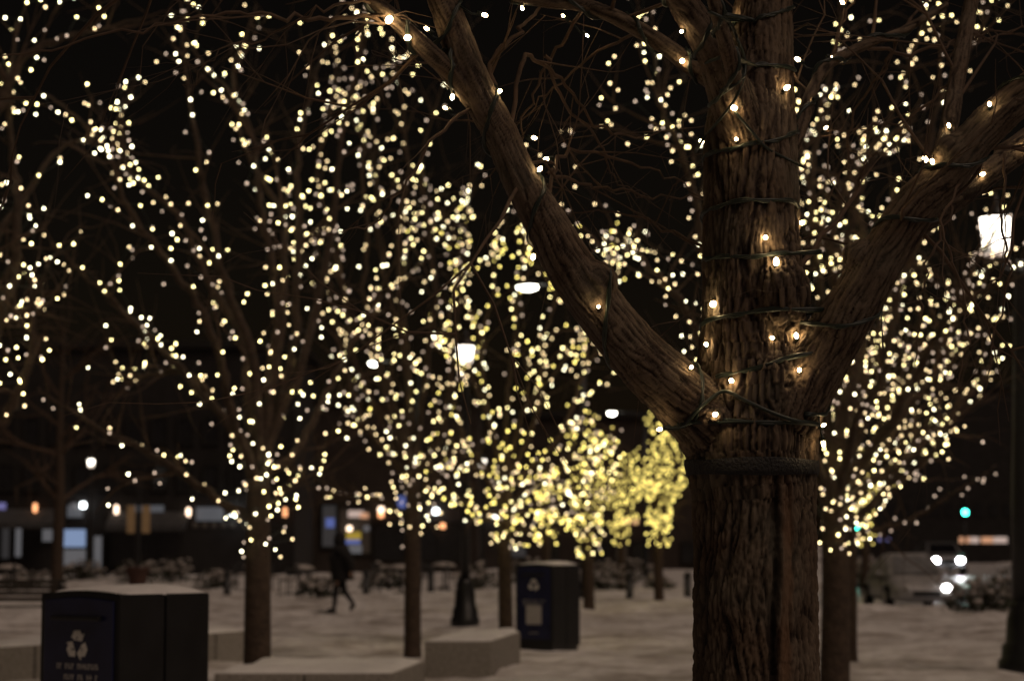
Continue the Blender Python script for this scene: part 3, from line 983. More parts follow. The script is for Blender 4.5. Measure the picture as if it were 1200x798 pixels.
CNT['F'] = lit_tree(976, 21, 0.135, 'lit tree whose dark trunk stands close behind the sharply focused one',
         'white bulb string on the dark tree close behind the sharply focused one', [
    [(972, 590), (900, 500), (832, 420), (797, 352), (745, 300), (712, 285), (690, 300)],
    [(970, 580), (900, 400), (836, 330), (815, 240), (792, 165), (772, 110), (765, 10)],
    [(975, 565), (968, 450), (962, 350), (950, 240), (958, 150), (978, 60), (990, -10)],
    [(975, 565), (1000, 430), (992, 290), (1012, 210), (1042, 140), (1070, 60), (1090, 5)],
    [(977, 570), (1030, 450), (1052, 340), (1082, 205), (1102, 120), (1132, 70), (1160, 15)],
    [(977, 580), (1040, 500), (1082, 420), (1112, 370), (1152, 342), (1210, 320)],
    [(977, 600), (1030, 560), (1082, 520), (1122, 480), (1152, 440), (1180, 400)],
    [(980, 618), (1010, 600), (1050, 562), (1092, 530), (1112, 500)],
    [(977, 590), (1000, 500), (1022, 420), (1047, 330), (1062, 300), (1092, 270)],
    [(977, 575), (1060, 480), (1100, 430), (1135, 330), (1190, 230)],
    [(976, 565), (985, 400), (975, 290), (1000, 190), (1050, 175), (1080, 110)],
    [(976, 565), (1010, 400), (1020, 300), (985, 215), (945, 190), (945, 130)],
    [(976, 605), (990, 545), (1010, 485), (1040, 430), (1085, 395)],
    [(978, 625), (986, 570), (976, 505), (990, 450), (1000, 400)],
    [(980, 615), (1002, 565), (1040, 520), (1070, 462), (1120, 430)],
    [(977, 600), (995, 520), (1030, 470), (1035, 400), (1060, 360)]],
    wrap=(976, 650, 560), sub=4, spacing=0.112, size=0.0124, classes='aabcccdd', strength=11, twigs=7, spread=2.2, extra_twig_bulb=0.35)
CNT['F2'] = lit_tree(993, 28.5, 0.10, 'second dark lit tree, its trunk half hidden behind another, with one long low branch',
         'amber bulb string on the half hidden second dark trunk', [
    [(993, 600), (1020, 540), (1050, 470), (1090, 400), (1120, 360)],
    [(993, 590), (1000, 500), (1040, 420), (1050, 350), (1080, 310)],
    [(993, 610), (1040, 580), (1085, 540), (1110, 490), (1150, 450)],
    [(993, 600), (985, 500), (1000, 420), (990, 340)],
    [(993, 620), (1020, 590), (1060, 530), (1075, 470)],
    ['d', (1000, 625), (1040, 618), (1072, 606), (1097, 591), (1120, 576), (1142, 564), (1168, 546)],
    [(993, 600), (1030, 500), (1070, 440), (1130, 400), (1180, 370)]],
    wrap=(993, 640, 575), sub=4, spacing=0.15, size=0.0162, classes='aaccccddb', strength=9, twigs=5, spread=1.5, extra_twig_bulb=0.2)


def far_crown(px, py, w_, top, n_):
    out = []
    for k in range(n_):
        f = (k + 0.5) / n_ * 2 - 1 + random.uniform(-.1, .1)
        ex = px + f * w_
        ey = top + (abs(f) ** 1.6) * (py - top - 30) * 0.75 + random.uniform(-10, 25)
        mid = (px + f * w_ * 0.55, py - 20 - (py - ey) * 0.4)
        out.append([(px, py - 10), (px + f * w_ * .25, py - 22 - (py - ey) * .15), mid, (ex, ey)])
    for k in range(3):
        f = random.uniform(-1, 1)
        out.append([(px, py), (px + f * w_ * .6, py - 12), (px + f * w_, py - 25 + random.uniform(-10, 5))])
    return out


CNT['E1'] = lit_tree(690, 50, 0.12, 'yellow glowing tree behind the farther recycling bin', 'thick yellow string on the tree behind the farther recycling bin',
    far_crown(690, 628, 48, 470, 9), wrap=(690, 652, 600), fork=(690, 610), sub=4, spacing=0.18, size=0.026, classes='yyzzaczzd', strength=8, twigs=3, spread=1.5)
CNT['E2'] = lit_tree(772, 56, 0.12, 'yellow glowing tree between two dark bollards', 'thick yellow string on the tree between two dark bollards',
    far_crown(776, 622, 46, 478, 11), wrap=(772, 642, 600), fork=(772, 610), sub=5, spacing=0.17, size=0.027, classes='yyzzzz', strength=7, twigs=3, spread=1.5)
CNT['E3'] = lit_tree(728, 72, 0.12, 'small yellow glowing tree farther off between two brighter yellow ones', 'yellow string on the farthest tree of the yellow row',
    far_crown(728, 625, 48, 530, 8), wrap=(728, 640, 605), fork=(728, 615), sub=4, spacing=0.24, size=0.036, classes='yzzzz', strength=6, twigs=2, spread=1.5)
CNT['E4'] = lit_tree(640, 64, 0.12, 'distant lit tree with a short wrapped trunk showing just above the farther recycling bin', 'amber string on the short wrapped trunk above the farther recycling bin',
    far_crown(640, 615, 36, 540, 5), wrap=(640, 640, 598), fork=(640, 605), sub=2, spacing=0.3, size=0.036, classes='yzzczd', strength=9, twigs=2, spread=1.5)
CNT['G'] = lit_tree(1014, 72, 0.13, 'distant yellow lit tree at the roadside left of the approaching car', 'soft yellow string on the distant roadside tree',
    far_crown(1018, 612, 50, 535, 6) + [],
    wrap=(1014, 640, 590), fork=(1014, 605), sub=3, spacing=0.26, size=0.036, classes='zzzzyd', strength=7, twigs=4, spread=1.0)
print('BULBS', {k: v[0] for k, v in CNT.items()})


# ------------------------------------------------------------------ unlit dark tree and pole with banners
def bare_tree(px, Y, r0, h, label):
    base = Vector((P(px, 637, Y).x, Y, 0))
    t = thing('tree', base, label, 'tree')
    tb_, cb_ = MB(), MB()
    sp, sr = smooth_path([Vector((0, 0, -.2)), Vector((0, 0, .3)), Vector((.05, 0, h * .35)), Vector((0, .1, h * .7)), Vector((.1, 0, h))], [r0 * 1.7, r0 * 1.1, r0, r0 * .6, r0 * .2], 6)
    tb_.tube(sp, sr, 10)
    for k in range(16):
        i = random.randint(len(sp) // 2, len(sp) - 2)
        twig(sp[i], Vector((random.gauss(0, 1), random.gauss(0, 1), .8)), random.uniform(1.5, 3.2), sr[i] * .5, 2, cb_, .25, None, 4)
    tb_.build('trunk', M['bark'], t); cb_.build('crown', M['twig'], t)


bare_tree(67, 68, 0.17, 8, 'unlit dark bare tree before the blue shop window')


# ------------------------------------------------------------------ street lamps
def lamp_post(loc, h, label, twin=False, glow='lantern', banner=False, scale=1.0):
    pr = .19 if twin else .09
    t = thing('street_lamp', loc, label, 'street lamp', 'lantern lamps along the plaza')
    mb = MB()
    bs = 1.35 if twin else 1
    mb.lathe([(r_ * bs, z_) for r_, z_ in [(.27, -.1), (.27, .12), (.24, .16), (.235, .30), (.20, .34), (.185, .62), (.16, .72), (.17, .76), (.13, .86)]], n=16)
    mb.build('base', M['black'], t)
    mb = MB()
    mb.lathe([(pr, .84), (pr * .9, 2.0), (.07, h - .5), (.095, h - .46), (.095, h - .42), (.05, h - .4), (.05, h - .3)], n=14)
    mb.build('pole', M['black'], t)
    offs = [(-.29, 0), (.29, 0)] if twin else [(0, 0)]
    for ox, oy in offs:
        if twin:
            mb = MB()
            mb.tube([Vector((0, 0, h - .45)), Vector((ox * .5, 0, h - .42)), Vector((ox, 0, h - .34)), Vector((ox, 0, h - .27))], .025, 8)
            mb.build('arm', M['black'], t)
        mb = MB()
        mb.lathe([(.10, h - .28), (.14, h - .25), (.19, h + .20), (.185, h + .23)] if twin else [(.08, h - .14), (.11, h - .12), (.16, h + .20), (.155, h + .23)], (ox, oy, 0), 6)
        gl = mb.build('lantern', M[glow], t, smooth=False)
        mb = MB()
        for k in range(6):
            a = 2 * math.pi * k / 6
            mb.tube([Vector((ox + .152 * math.cos(a), oy + .152 * math.sin(a), h - .26)), Vector((ox + .194 * math.cos(a), oy + .194 * math.sin(a), h + .22))], .009, 4)
        mb.lathe([(.12, h - .32), (.16, h - .275), (.11, h - .27)], (ox, oy, 0), 12)
        mb.build('cage', M['black'], gl)
        mb = MB()
        mb.lathe([(.22, h + .215), (.215, h + .25), (.13, h + .36), (.05, h + .42), (.03, h + .5), (.01, h + .53)], (ox, oy, 0), 12)
        mb.build('cap', M['black'], gl)
    if banner:
        mb = MB(); mb.box((.33, 0, h - 2.1), (.46, .012, 1.1)); mb.build('banner', M['blueb'], t, smooth=False)
        mb = MB()
        for z in (h - 1.53, h - 2.67): mb.tube([Vector((.04, 0, z)), Vector((.58, 0, z))], .012, 6)
        mb.build('banner_bracket', M['black'], t)
    return t


p = G(1206, 786); lamp_post(p, 5.20, 'tall black lamp post with a bright lantern beside the sharply focused tree', twin=True, banner=True)
p = G(545, 732); lamp_post(p, 4.98, 'black lamp post with flared base between two lit trees, behind the snowy granite block', glow='lantern_far')
p = G(104, 677); lamp_post(p, 5.0, 'distant black lamp post with glowing lantern above the nearer bin', glow='lantern_far')
p = P(565, 637, 97); lamp_post(Vector((p.x, 97, 0)), 5.0, 'far lantern lamp glimpsed low among the lights of the tree by the farther bin', glow='lantern_far')


def cobra(px, py, Y, label, wide=0.55):
    q = P(px, py, Y)
    t = thing('street_light', Vector((q.x + 1.6, Y, 0)), label, 'street light', 'tall arm street lights')
    mb = MB(); mb.lathe([(.16, -.1), (.15, .3), (.10, .6), (.07, q.z - .3)], n=12); mb.build('pole', M['black'], t)
    mb = MB(); mb.tube([Vector((0, 0, q.z - .35)), Vector((-.4, 0, q.z + .05)), Vector((-1.3, 0, q.z + .12))], .035, 8); mb.build('arm', M['black'], t)
    mb = MB()
    mb.add([Vector((v.x * wide * .62 - 1.6, v.y * .2, v.z * .09 + q.z + .13)) for v in ICO2[0]], ICO2[1]); hd = mb.build('lamp_head', M['black'], t)
    mb = MB(); mb.add([Vector((v.x * wide * .5 - 1.6, v.y * .17, v.z * .11 + q.z + .035)) for v in ICO2[0]], ICO2[1]); mb.build('lens', M['street_head'], hd)


cobra(618, 338, 62, 'arm street light shining beside the long limb of the sharply focused tree', 0.62)
cobra(440, 427, 80, 'small arm street light shining through the lights of the slender tree', 0.5)
cobra(717, 485, 105, 'distant arm street light above the yellow glowing trees', 0.42)

# ------------------------------------------------------------------ recycling bins
def arch_prism(mb, w_, d, h, rise, y0=0.0, z0=0.0, n=10):
    prof = [(-w_ / 2, z0), (w_ / 2, z0)]
    for k in range(n + 1):
        a = k / n
        prof.append((w_ / 2 - w_ * a, h + rise * math.sin(math.pi * a)))
    b_ = len(mb.v); m_ = len(prof)
    for y in (y0, y0 + d):
        for x, z in prof: mb.v.append(Vector((x, y, z)))
    mb.f.append(tuple(b_ + i for i in range(m_))); mb.f.append(tuple(b_ + m_ + i for i in reversed(range(m_))))
    for i in range(m_):
        j = (i + 1) % m_
        mb.f.append((b_ + i, b_ + m_ + i, b_ + m_ + j, b_ + j))


def recycle_symbol(c, s, y):
    mb = MB()
    V = [Vector((math.sin(2 * math.pi * k / 3), math.cos(2 * math.pi * k / 3))) for k in range(3)]
    for k in range(3):
        A, B, C_ = V[k], V[(k + 1) % 3], V[(k + 2) % 3]
        path = [A.lerp(B, .60), A.lerp(B, .84), B.lerp(C_, .16), B.lerp(C_, .30)]
        hw = .21
        lf, rt = [], []
        for i, q in enumerate(path):
            t = (path[min(i + 1, 3)] - path[max(i - 1, 0)]).normalized(); nrm = Vector((-t.y, t.x))
            lf.append(q + nrm * hw); rt.append(q - nrm * hw)
        t = (C_ - B).normalized(); nrm = Vector((-t.y, t.x)); b_ = B.lerp(C_, .30)
        poly = lf + [b_ + nrm * .42, B.lerp(C_, .50), b_ - nrm * .42] + rt[::-1]
        n_ = len(poly)
        vs = [Vector((c[0] + q.x * s, y, c[1] + q.y * s)) for q in poly] + [Vector((c[0] + q.x * s, y - .003, c[1] + q.y * s)) for q in poly]
        fs = []
        for i in range(3): fs.append((i, i + 1, n_ - 2 - i, n_ - 1 - i))
        fs.append((4, 5, 6))
        fs2 = [tuple(n_ + i for i in reversed(f)) for f in fs]
        sd_ = [(i, n_ + i, n_ + (i + 1) % n_, (i + 1) % n_) for i in range(n_)]
        mb.add(vs, fs + fs2 + sd_)
    return mb


def lettering(lines, y):
    mb = MB()
    for (x0, x1, z, hh) in lines:
        x = x0
        while x < x1:
            wl = random.uniform(.5, .95) * hh
            if random.random() < .16: x += hh * .8; continue
            mb.box((x + wl * .2, y, z), (wl * .32, .003, hh)); mb.box((x + wl * .5, y, z + random.choice((-.42, 0, .42)) * hh * .8), (wl * .42, .0028, hh * .22))
            x += wl * 1.0
    return mb


def kiosk(loc, rz, label, w_=.64, d=.68, h=1.22, notice=False):
    t = thing('recycling_bin', loc, label, 'recycling bin', 'dark recycling bins on the plaza', rz)
    mb = MB(); arch_prism(mb, w_, d * .49, h, .022, 0, .05); mb.build('body', M['binbody'], t, bevel=.012)
    mb = MB(); arch_prism(mb, w_, d * .49, h, .022, d * .51, .05); mb.build('rear_body', M['binbody'], t, bevel=.012)
    mb = MB(); mb.box((0, d / 2, .03), (w_ * .92, d * .92, .14)); mb.build('plinth', M['black'], t, smooth=False)
    mb = MB(); arch_prism(mb, w_ * .86, .014, h - .035, .02, -.012, .16); mb.build('front_panel', M['navy'], t, bevel=.004)
    mb = MB(); mb.box((0, -.03, h - .13), (w_ * .6, .03, .025)); mb.build('hopper_handle', M['black'], t, bevel=.006)
    recycle_symbol((0, h - .28), .088, -.0145).build('recycling_symbol', M['white'], t, smooth=False)
    if notice:
        lettering([(-.17, .17, h - .50, .028), (-.16, .16, h - .55, .028)], -.0155).build('lettering', M['greyprint'], t, smooth=False)
        mb = MB(); mb.box((0, -.0145, .50), (.24, .006, .26)); mb.build('notice', M['greyprint'], t, smooth=False)
        lettering([(-.07, .07, .25, .02)], -.0155).build('lettering', M['greyprint'], t, smooth=False)
    else:
        lettering([(-.16, .16, h - .395, .030), (-.15, .15, h - .455, .030), (-.10, .10, h - .515, .030)], -.0155).build('lettering', M['greyprint'], t, smooth=False)
    # snow lying on the roof
    v, f = [], []
    nx_, ny_ = 14, 14
    for j in range(ny_ + 1):
        for i in range(nx_ + 1):
            u_, v_ = i / nx_ * 2 - 1, j / ny_ * 2 - 1
            e = max(0, 1 - max(abs(u_), abs(v_)) ** 8)
            x = u_ * w_ * .485; y = d / 2 + .02 + v_ * d * .46
            arch = .022 * math.sin(math.pi * (x / w_ + .5))
            v.append((x, y, h + arch - .004 + ((.022 + .014 * math.exp(-((u_ - .2) ** 2 + (v_ - .45) ** 2) / .4)) * e + .01 * noise.noise(Vector((x * 5, y * 5, loc.x))) * e)))
    for j in range(ny_):
        for i in range(nx_):
            a = j * (nx_ + 1) + i
            f.append((a, a + 1, a + nx_ + 2, a + nx_ + 1))
    link_mesh('snow_cap', v, f, M['snowcap'], t)
    return t


kz = 1.22
c0 = G(94, 692, 1.24)
kiosk(Vector((c0.x, c0.y, 0)), math.radians(-36), 'dark recycling bin, the nearer one, with a pale recycling symbol and snowy roof', w_=.64, d=.70)
c1 = G(626, 762, 0)
kiosk(Vector((c1.x, c1.y, 0)), math.radians(-28), 'dark recycling bin, the farther one, with a pale square notice', w_=.60, d=.86, h=1.20, notice=True)

# ------------------------------------------------------------------ granite blocks
def block(A, B, dv, h, label, snow=.05):
    """front edge A-B on the ground, depth vector dv"""
    base = (A + B) / 2; base.z = 0
    t = thing('granite_bench', base, label, 'stone bench', 'granite block benches')
    A2, B2 = A - base, B - base
    A2.z = B2.z = 0
    def prism(mb, inset, z0, z1):
        ctr = (A2 + B2 + dv) / 2 + (A2 + B2) * 0
        q = [A2, B2, B2 + dv, A2 + dv]
        c = sum(q, Vector()) / 4
        q = [c + (k - c) * inset for k in q]
        mb.add([k + Vector((0, 0, z0)) for k in q] + [k + Vector((0, 0, z1)) for k in q],
               [(3, 2, 1, 0), (4, 5, 6, 7), (0, 1, 5, 4), (1, 2, 6, 5), (2, 3, 7, 6), (3, 0, 4, 7)])
    # slabs with joints
    Ln = (B2 - A2).length; n_ = max(1, round(Ln / .75)); mb = MB()
    for k in range(n_):
        a = A2.lerp(B2, k / n_ + .004); b_ = A2.lerp(B2, (k + 1) / n_ - .004)
        mb.add([a + Vector((0, 0, -.1)), b_ + Vector((0, 0, -.1)), b_ + dv + Vector((0, 0, -.1)), a + dv + Vector((0, 0, -.1)),
                a + Vector((0, 0, h)), b_ + Vector((0, 0, h)), b_ + dv + Vector((0, 0, h)), a + dv + Vector((0, 0, h))],
               [(3, 2, 1, 0), (4, 5, 6, 7), (0, 1, 5, 4), (1, 2, 6, 5), (2, 3, 7, 6), (3, 0, 4, 7)])
    mb.build('stone', M['granite'], t, bevel=.012)
    v, f = [], []
    NX, NY = max(6, int(Ln / .08)), max(6, int(dv.length / .08))
    for j in range(NY + 1):
        for i in range(NX + 1):
            u_, w_ = i / NX, j / NY
            e = max(0, 1 - max(abs(u_ * 2 - 1) ** (Ln * 16), abs(w_ * 2 - 1) ** (dv.length * 16)))
            q = A2.lerp(B2, .012 + u_ * .976) + dv * (.012 + .976 * w_)
            v.append(q + Vector((0, 0, h - .004 + e * (snow * (.8 + .7 * noise.noise((q + base) * 2.2))))))
    for j in range(NY):
        for i in range(NX):
            a = j * (NX + 1) + i
            f.append((a, a + 1, a + NX + 2, a + NX + 1))
    link_mesh('snow_cap', v, f, M['snowcap'], t)


A, B, D_ = G(497, 790), G(576, 790), G(610, 775)
block(A, B, D_ - B, .38, 'short granite block bench with snow on top beside the farther bin')
A, B, D_ = G(250, 786, .4), G(462, 786, .4), G(498, 772, .4)
block(A, B, D_ - B, .38, 'long low granite bench at the foot of the tree behind the nearer bin')
A, B = G(-60, 760, .4), G(290, 737, .4)
dd = Vector((-(B - A).y, (B - A).x, 0)).normalized() * .75
block(A, B, dd, .38, 'granite bench half hidden behind the nearer recycling bin')

# ------------------------------------------------------------------ slatted bench
bp_ = G(20, 742)
t = thing('park_bench', bp_, 'slatted park bench dusted with snow beside the nearer recycling bin', 'bench', rz=math.radians(6))
mb = MB()
for k in range(5): mb.box((0, .06 + k * .10, .45), (1.5, .08, .035))
mb.build('seat', M['wood'], t, bevel=.005)
mb = MB()
for k in range(4): mb.box((0, .53 + k * .025, .56 + k * .10), (1.5, .03, .075))
mb.build('backrest', M['wood'], t, bevel=.005)
for x in (-.65, .65):
    mb = MB(); mb.box((x, .06, .21), (.06, .05, .44)); mb.box((x, .5, .43), (.06, .05, .86)); mb.box((x, .28, .41), (.055, .46, .05)); mb.box((x, .28, .66), (.055, .5, .04)); mb.box((x, .06, .54), (.05, .045, .22))
    mb.build('leg', M['black'], t, bevel=.006)
mb = MB(); mb.box((0, .26, .474), (1.42, .46, .012)); mb.build('snow_cap', M['snowcap'], t, smooth=False)

# ------------------------------------------------------------------ bollards
for i, (px, py, lab) in enumerate([(738, 703, 'dark bollard in the open snow between the yellow glowing trees'), (806, 702, 'dark bollard touching the edge of the sharply focused trunk'),
                                   (1038, 698, 'dark bollard beside the wet road'), (429, 697, 'dark bollard just behind the walking person'),
                                   (266, 697, 'dark bollard close to the tree behind the nearer bin'), (505, 694, 'dark bollard between the slender tree and the lamp post')]):
    p = G(px, py)
    prof = [(.12, -.1), (.12, .06), (.10, .09), (.10, .60), (.115, .62), (.115, .66), (.09, .70), (.04, .74), (.01, .75)]
    t = thing('bollard', Vector((p.x, p.y, 0)), lab, 'bollard', 'dark bollards edging the plaza')
    mb = MB(); mb.lathe(prof[:4], n=14); mb.build('post', M['black'], t)
    mb = MB(); mb.lathe(prof[3:], n=14); mb.build('cap', M['black'], t)


# ------------------------------------------------------------------ snowy shrubs
def shrub(px, py, w_, h, label, snow=.42, depth=.8):
    p = G(px, py); base = Vector((p.x, p.y, 0))
    t = thing('shrub', base, label, 'shrub', 'shrubs capped with snow')
    lf, sn = MB(), MB()
    n_ = int(260 * w_)
    for k in range(min(n_, 900)):
        a = random.uniform(0, 2 * math.pi); e = random.random() ** .5; s_ = math.acos(random.uniform(0, 1))
        x = math.sin(s_) * math.cos(a) * w_ / 2 * e; y = math.sin(s_) * math.sin(a) * depth / 2 * e; z = .05 + math.cos(s_) * h * e * .95
        lump = 1 + .25 * noise.noise(Vector((x * 2 + px, y * 2, z * 2)))
        q = Vector((x * lump, y * lump, z * lump)); s2 = random.uniform(.04, .085)
        d = rvec().normalized(); u_ = d.orthogonal().normalized() * s2; v_ = d.cross(u_).normalized() * s2 * .6
        top = e > .7 and math.cos(s_) > .35 and random.random() < snow
        (sn if top else lf).add([q + u_, q + v_, q - u_, q - v_], [(0, 1, 2, 3)])
        if top and random.random() < .7:
            r_ = random.uniform(.05, .13)
            sn.add([Vector((q.x + v.x * r_, q.y + v.y * r_, q.z + v.z * r_ * .5)) for v in ICO1[0]], ICO1[1])
    st = MB()
    for k in range(9):
        twig(Vector((random.uniform(-.1, .1), random.uniform(-.1, .1), -.05)), Vector((random.gauss(0, .5), random.gauss(0, .5), 1)), h * .9, .012, 1, st, .3)
    st.build('stem', M['twig'], t)
    lf.build('foliage', M['leaf'], t, smooth=False); sn.build('snow_clumps', M['dirtysnow'], t)['kind'] = 'stuff'


more = [(95, 680, 2.4, .9, 'snowy shrub at the foot of the distant black lamp post'), (200, 682, 2.2, 1.0, 'shrub just beyond the snowy bin roof'),
        (612, 684, 2.0, 1.0, 'shrub behind the farther recycling bin'), (742, 682, 2.4, .9, 'low shrub behind the open snow bollard'),
        (1022, 682, 2.2, 1.1, 'tall shrub under the distant roadside tree')]
for a in more + [(158, 684, 2.0, 1.0, 'snowy shrub behind the nearer recycling bin, at the foot of the tan banner post'), (252, 690, 1.6, .7, 'low snowy shrub beside the tree behind the nearer bin'),
          (375, 700, 1.6, .6, 'low dark shrub just before the walking person'), (455, 690, 2.0, .85, 'round snow covered shrub between the person and the slender tree'),
          (560, 690, 1.8, .8, 'snowy shrub behind the flared lamp post base'), (705, 692, 2.3, .9, 'wide snowy shrub beside the farther recycling bin'),
          (30, 690, 2.2, .7, 'snowy shrub beyond the slatted bench'), (770, 690, 1.2, .5, 'small snowy shrub under the yellow tree between the bollards'),
          (1012, 690, 1.5, .9, 'dark snowy shrub beside the road bollard'), (1152, 718, 1.9, .75, 'dark planted mound beside the wet road'),
          (1182, 712, 1.3, .95, 'snow heaped shrub against the tall lamp post')]:
    shrub(*a)

def cafe_table(px, py, label):
    p = G(px, py); t = thing('cafe_table', Vector((p.x, p.y, 0)), label, 'table', 'snowy cafe tables on the plaza')
    mb = MB(); mb.lathe([(.44, .70), (.45, .715), (.45, .735), (.44, .75)], n=20); mb.build('tabletop', M['black'], t)
    mb = MB(); mb.lathe([(.24, -.05), (.22, .04), (.04, .08), (.035, .70)], n=12); mb.build('pedestal', M['black'], t)
    mb = MB(); mb.lathe([(.42, .748), (.41, .79), (.33, .85), (.18, .89), (.02, .90)], n=20); mb.build('snow_cap', M['dirtysnow'], t)


def cafe_chair(px, py, rz, label):
    p = G(px, py); t = thing('cafe_chair', Vector((p.x, p.y, 0)), label, 'chair', 'dark metal cafe chairs on the plaza', rz)
    mb = MB(); mb.box((0, 0, .45), (.42, .42, .03)); mb.build('seat', M['black'], t, bevel=.01)
    mb = MB()
    mb.box((0, .21, .84), (.42, .03, .09)); mb.box((0, .21, .62), (.42, .025, .06))
    for x in (-.12, 0, .12): mb.box((x, .21, .66), (.03, .02, .36))
    mb.build('backrest', M['black'], t)
    for x in (-.19, .19):
        for y in (-.19, .2):
            mb = MB(); mb.tube([Vector((x, y, -.05)), Vector((x, y, .88 if y > 0 else .44))], .016, 6); mb.build('leg', M['black'], t)
    mb = MB(); mb.lathe([(.19, .464), (.18, .50), (.10, .53), (.01, .535)], n=12); mb.build('snow_cap', M['dirtysnow'], t)


for a in [(300, 692, 'snowy cafe table just past the trunk behind the nearer bin'), (352, 697, 'snowy cafe table standing nearest in front of the walking person'), (470, 696, 'snowy cafe table touching the slender tree trunk'),
          (520, 690, 'snowy cafe table between the slender tree and the flared lamp post'), (655, 690, 'snowy cafe table at the edge of the farther recycling bin'), (10, 696, 'snowy cafe table beyond the slatted bench')]: cafe_table(*a)
for a in [(283, 690, .4, 'dark cafe chair between the bollard and the table past the trunk behind the nearer bin'), (318, 693, 2.6, 'dark cafe chair just past the trunk behind the nearer bin'), (338, 698, -.5, 'dark cafe chair on the far side of the table before the walking person'),
          (368, 694, 2.2, 'dark cafe chair between the walking person and the table'), (446, 693, .9, 'dark cafe chair between the round shrub and the slender tree'), (492, 694, -2.2, 'dark cafe chair just past the slender tree trunk'),
          (532, 692, 1.5, 'dark cafe chair touching the flared lamp post'), (682, 688, -1.2, 'dark cafe chair beside the wide snowy shrub'), (24, 698, 2.0, 'dark cafe chair beyond the slatted bench')]: cafe_chair(*a)

# pole with two tan banners, standing in a planter
p = G(161, 688)
t = thing('banner_post', Vector((p.x, p.y, 0)), 'dark post with two tan banners in a brown planter behind the nearer bin', 'banner post')
mb = MB(); mb.lathe([(.09, -.1), (.08, .4), (.06, 3.6), (.09, 3.65), (.02, 3.75)], n=10); mb.build('pole', M['black'], t)
for s_ in (-1, 1):
    mb = MB(); mb.box((s_ * .26, 0, 2.35), (.28, .015, .95)); mb.build('banner', M['tan'], t, smooth=False)
    mb = MB()
    for z in (1.84, 2.86): mb.tube([Vector((s_ * .05, 0, z)), Vector((s_ * .42, 0, z))], .014, 6)
    mb.build('bracket', M['black'], t)
mb = MB(); mb.lathe([(.25, -.1), (.32, .3), (.42, .62), (.46, .66), (.42, .7), (.36, .6)], n=16); mb.build('planter', M['terracotta'], t)

# ------------------------------------------------------------------ walking person
pf = G(399, 718)
pt = thing('person', Vector((pf.x, pf.y, 0)), 'person in dark hooded coat walking across the snow', 'person')


def skin_mesh(name, joints, edges, material, parent, root_i=0, lev=2):
    me_ = bpy.data.meshes.new(name)
    me_.from_pydata([j[0] for j in joints], edges, [])
    o_ = bpy.data.objects.new(name, me_); COL.objects.link(o_)
    o_.modifiers.new('skin', 'SKIN')
    sv_ = me_.skin_vertices[0].data
    for i, j in enumerate(joints):
        r_ = j[1]; sv_[i].radius = r_ if isinstance(r_, tuple) else (r_, r_)
        sv_[i].use_root = (i == root_i)
    s_ = o_.modifiers.new('sub', 'SUBSURF'); s_.levels = lev; s_.render_levels = lev
    dg_ = bpy.context.evaluated_depsgraph_get()
    m2 = bpy.data.meshes.new_from_object(o_.evaluated_get(dg_))
    bpy.data.objects.remove(o_, do_unlink=True)
    m2.materials.clear(); m2.materials.append(material)
    m2.polygons.foreach_set('use_smooth', [True] * len(m2.polygons))
    o2 = bpy.data.objects.new(name, m2); COL.objects.link(o2); o2.parent = parent
    return o2


# walking towards -X: left-hand leg planted forward, other leg trailing with its heel up
J = [((0.0, 0, .92), (.15, .12)), ((-.02, 0, 1.12), (.14, .11)), ((-.03, 0, 1.34), (.17, .12)), ((-.04, 0, 1.47), (.07, .07)), ((-.06, 0, 1.54), (.06, .06)),
     ((-.07, 0, 1.62), (.095, .085)), ((-.075, 0, 1.70), (.075, .07)),
     ((-.02, -.10, .86), (.10, .10)), ((-.10, -.10, .48), (.068, .068)), ((-.13, -.10, .10), (.045, .045)), ((-.28, -.10, .045), (.035, .035)),
     ((.02, .10, .86), (.10, .10)), ((.06, .10, .49), (.068, .068)), ((.27, .10, .20), (.045, .045)), ((.20, .10, .07), (.032, .032)),
     ((-.03, -.19, 1.38), (.06, .06)), ((.21, -.27, 1.12), (.045, .045)), ((.24, -.25, .87), (.032, .032)), ((.23, -.25, .79), (.03, .03)),
     ((-.03, .19, 1.38), (.06, .06)), ((-.06, .23, 1.12), (.045, .045)), ((-.20, .20, .92), (.032, .032)), ((-.26, .19, .87), (.03, .03)), ((-.165, 0, 1.615), (.022, .02))]
E_ = [(0, 1), (1, 2), (2, 3), (3, 4), (4, 5), (5, 6), (0, 7), (7, 8), (8, 9), (9, 10), (0, 11), (11, 12), (12, 13), (13, 14), (2, 15), (15, 16), (16, 17), (17, 18), (2, 19), (19, 20), (20, 21), (21, 22), (5, 23)]
body = skin_mesh('body', J, E_, M['trouser'], pt)
body.data.materials.append(M['skin'])
for pl in body.data.polygons:
    if pl.center.z > 1.5 or (pl.center.z < .89 and abs(pl.center.y) > .17): pl.material_index = 1
CJ = [((0.04, 0, .70), (.30, .30)), ((.03, 0, .98), (.27, .27)), ((.01, 0, 1.18), (.26, .26)), ((-.01, 0, 1.36), (.26, .26)), ((-.03, 0, 1.48), (.16, .16)),
      ((-.01, -.19, 1.38), (.13, .13)), ((.22, -.27, 1.14), (.11, .11)), ((.24, -.25, .91), (.08, .08)),
      ((-.03, .19, 1.38), (.13, .13)), ((-.10, .26, 1.12), (.11, .11)), ((-.22, .24, .945), (.08, .08))]
skin_mesh('coat', CJ, [(0, 1), (1, 2), (2, 3), (3, 4), (3, 5), (5, 6), (6, 7), (3, 8), (8, 9), (9, 10)], M['coat'], pt, 1)
skin_mesh('hood', [((-.03, 0, 1.44), (.15, .15)), ((-.03, 0, 1.58), (.15, .14)), ((-.035, 0, 1.69), (.125, .12)), ((-.02, 0, 1.77), (.06, .06))], [(0, 1), (1, 2), (2, 3)], M['coat'], pt)
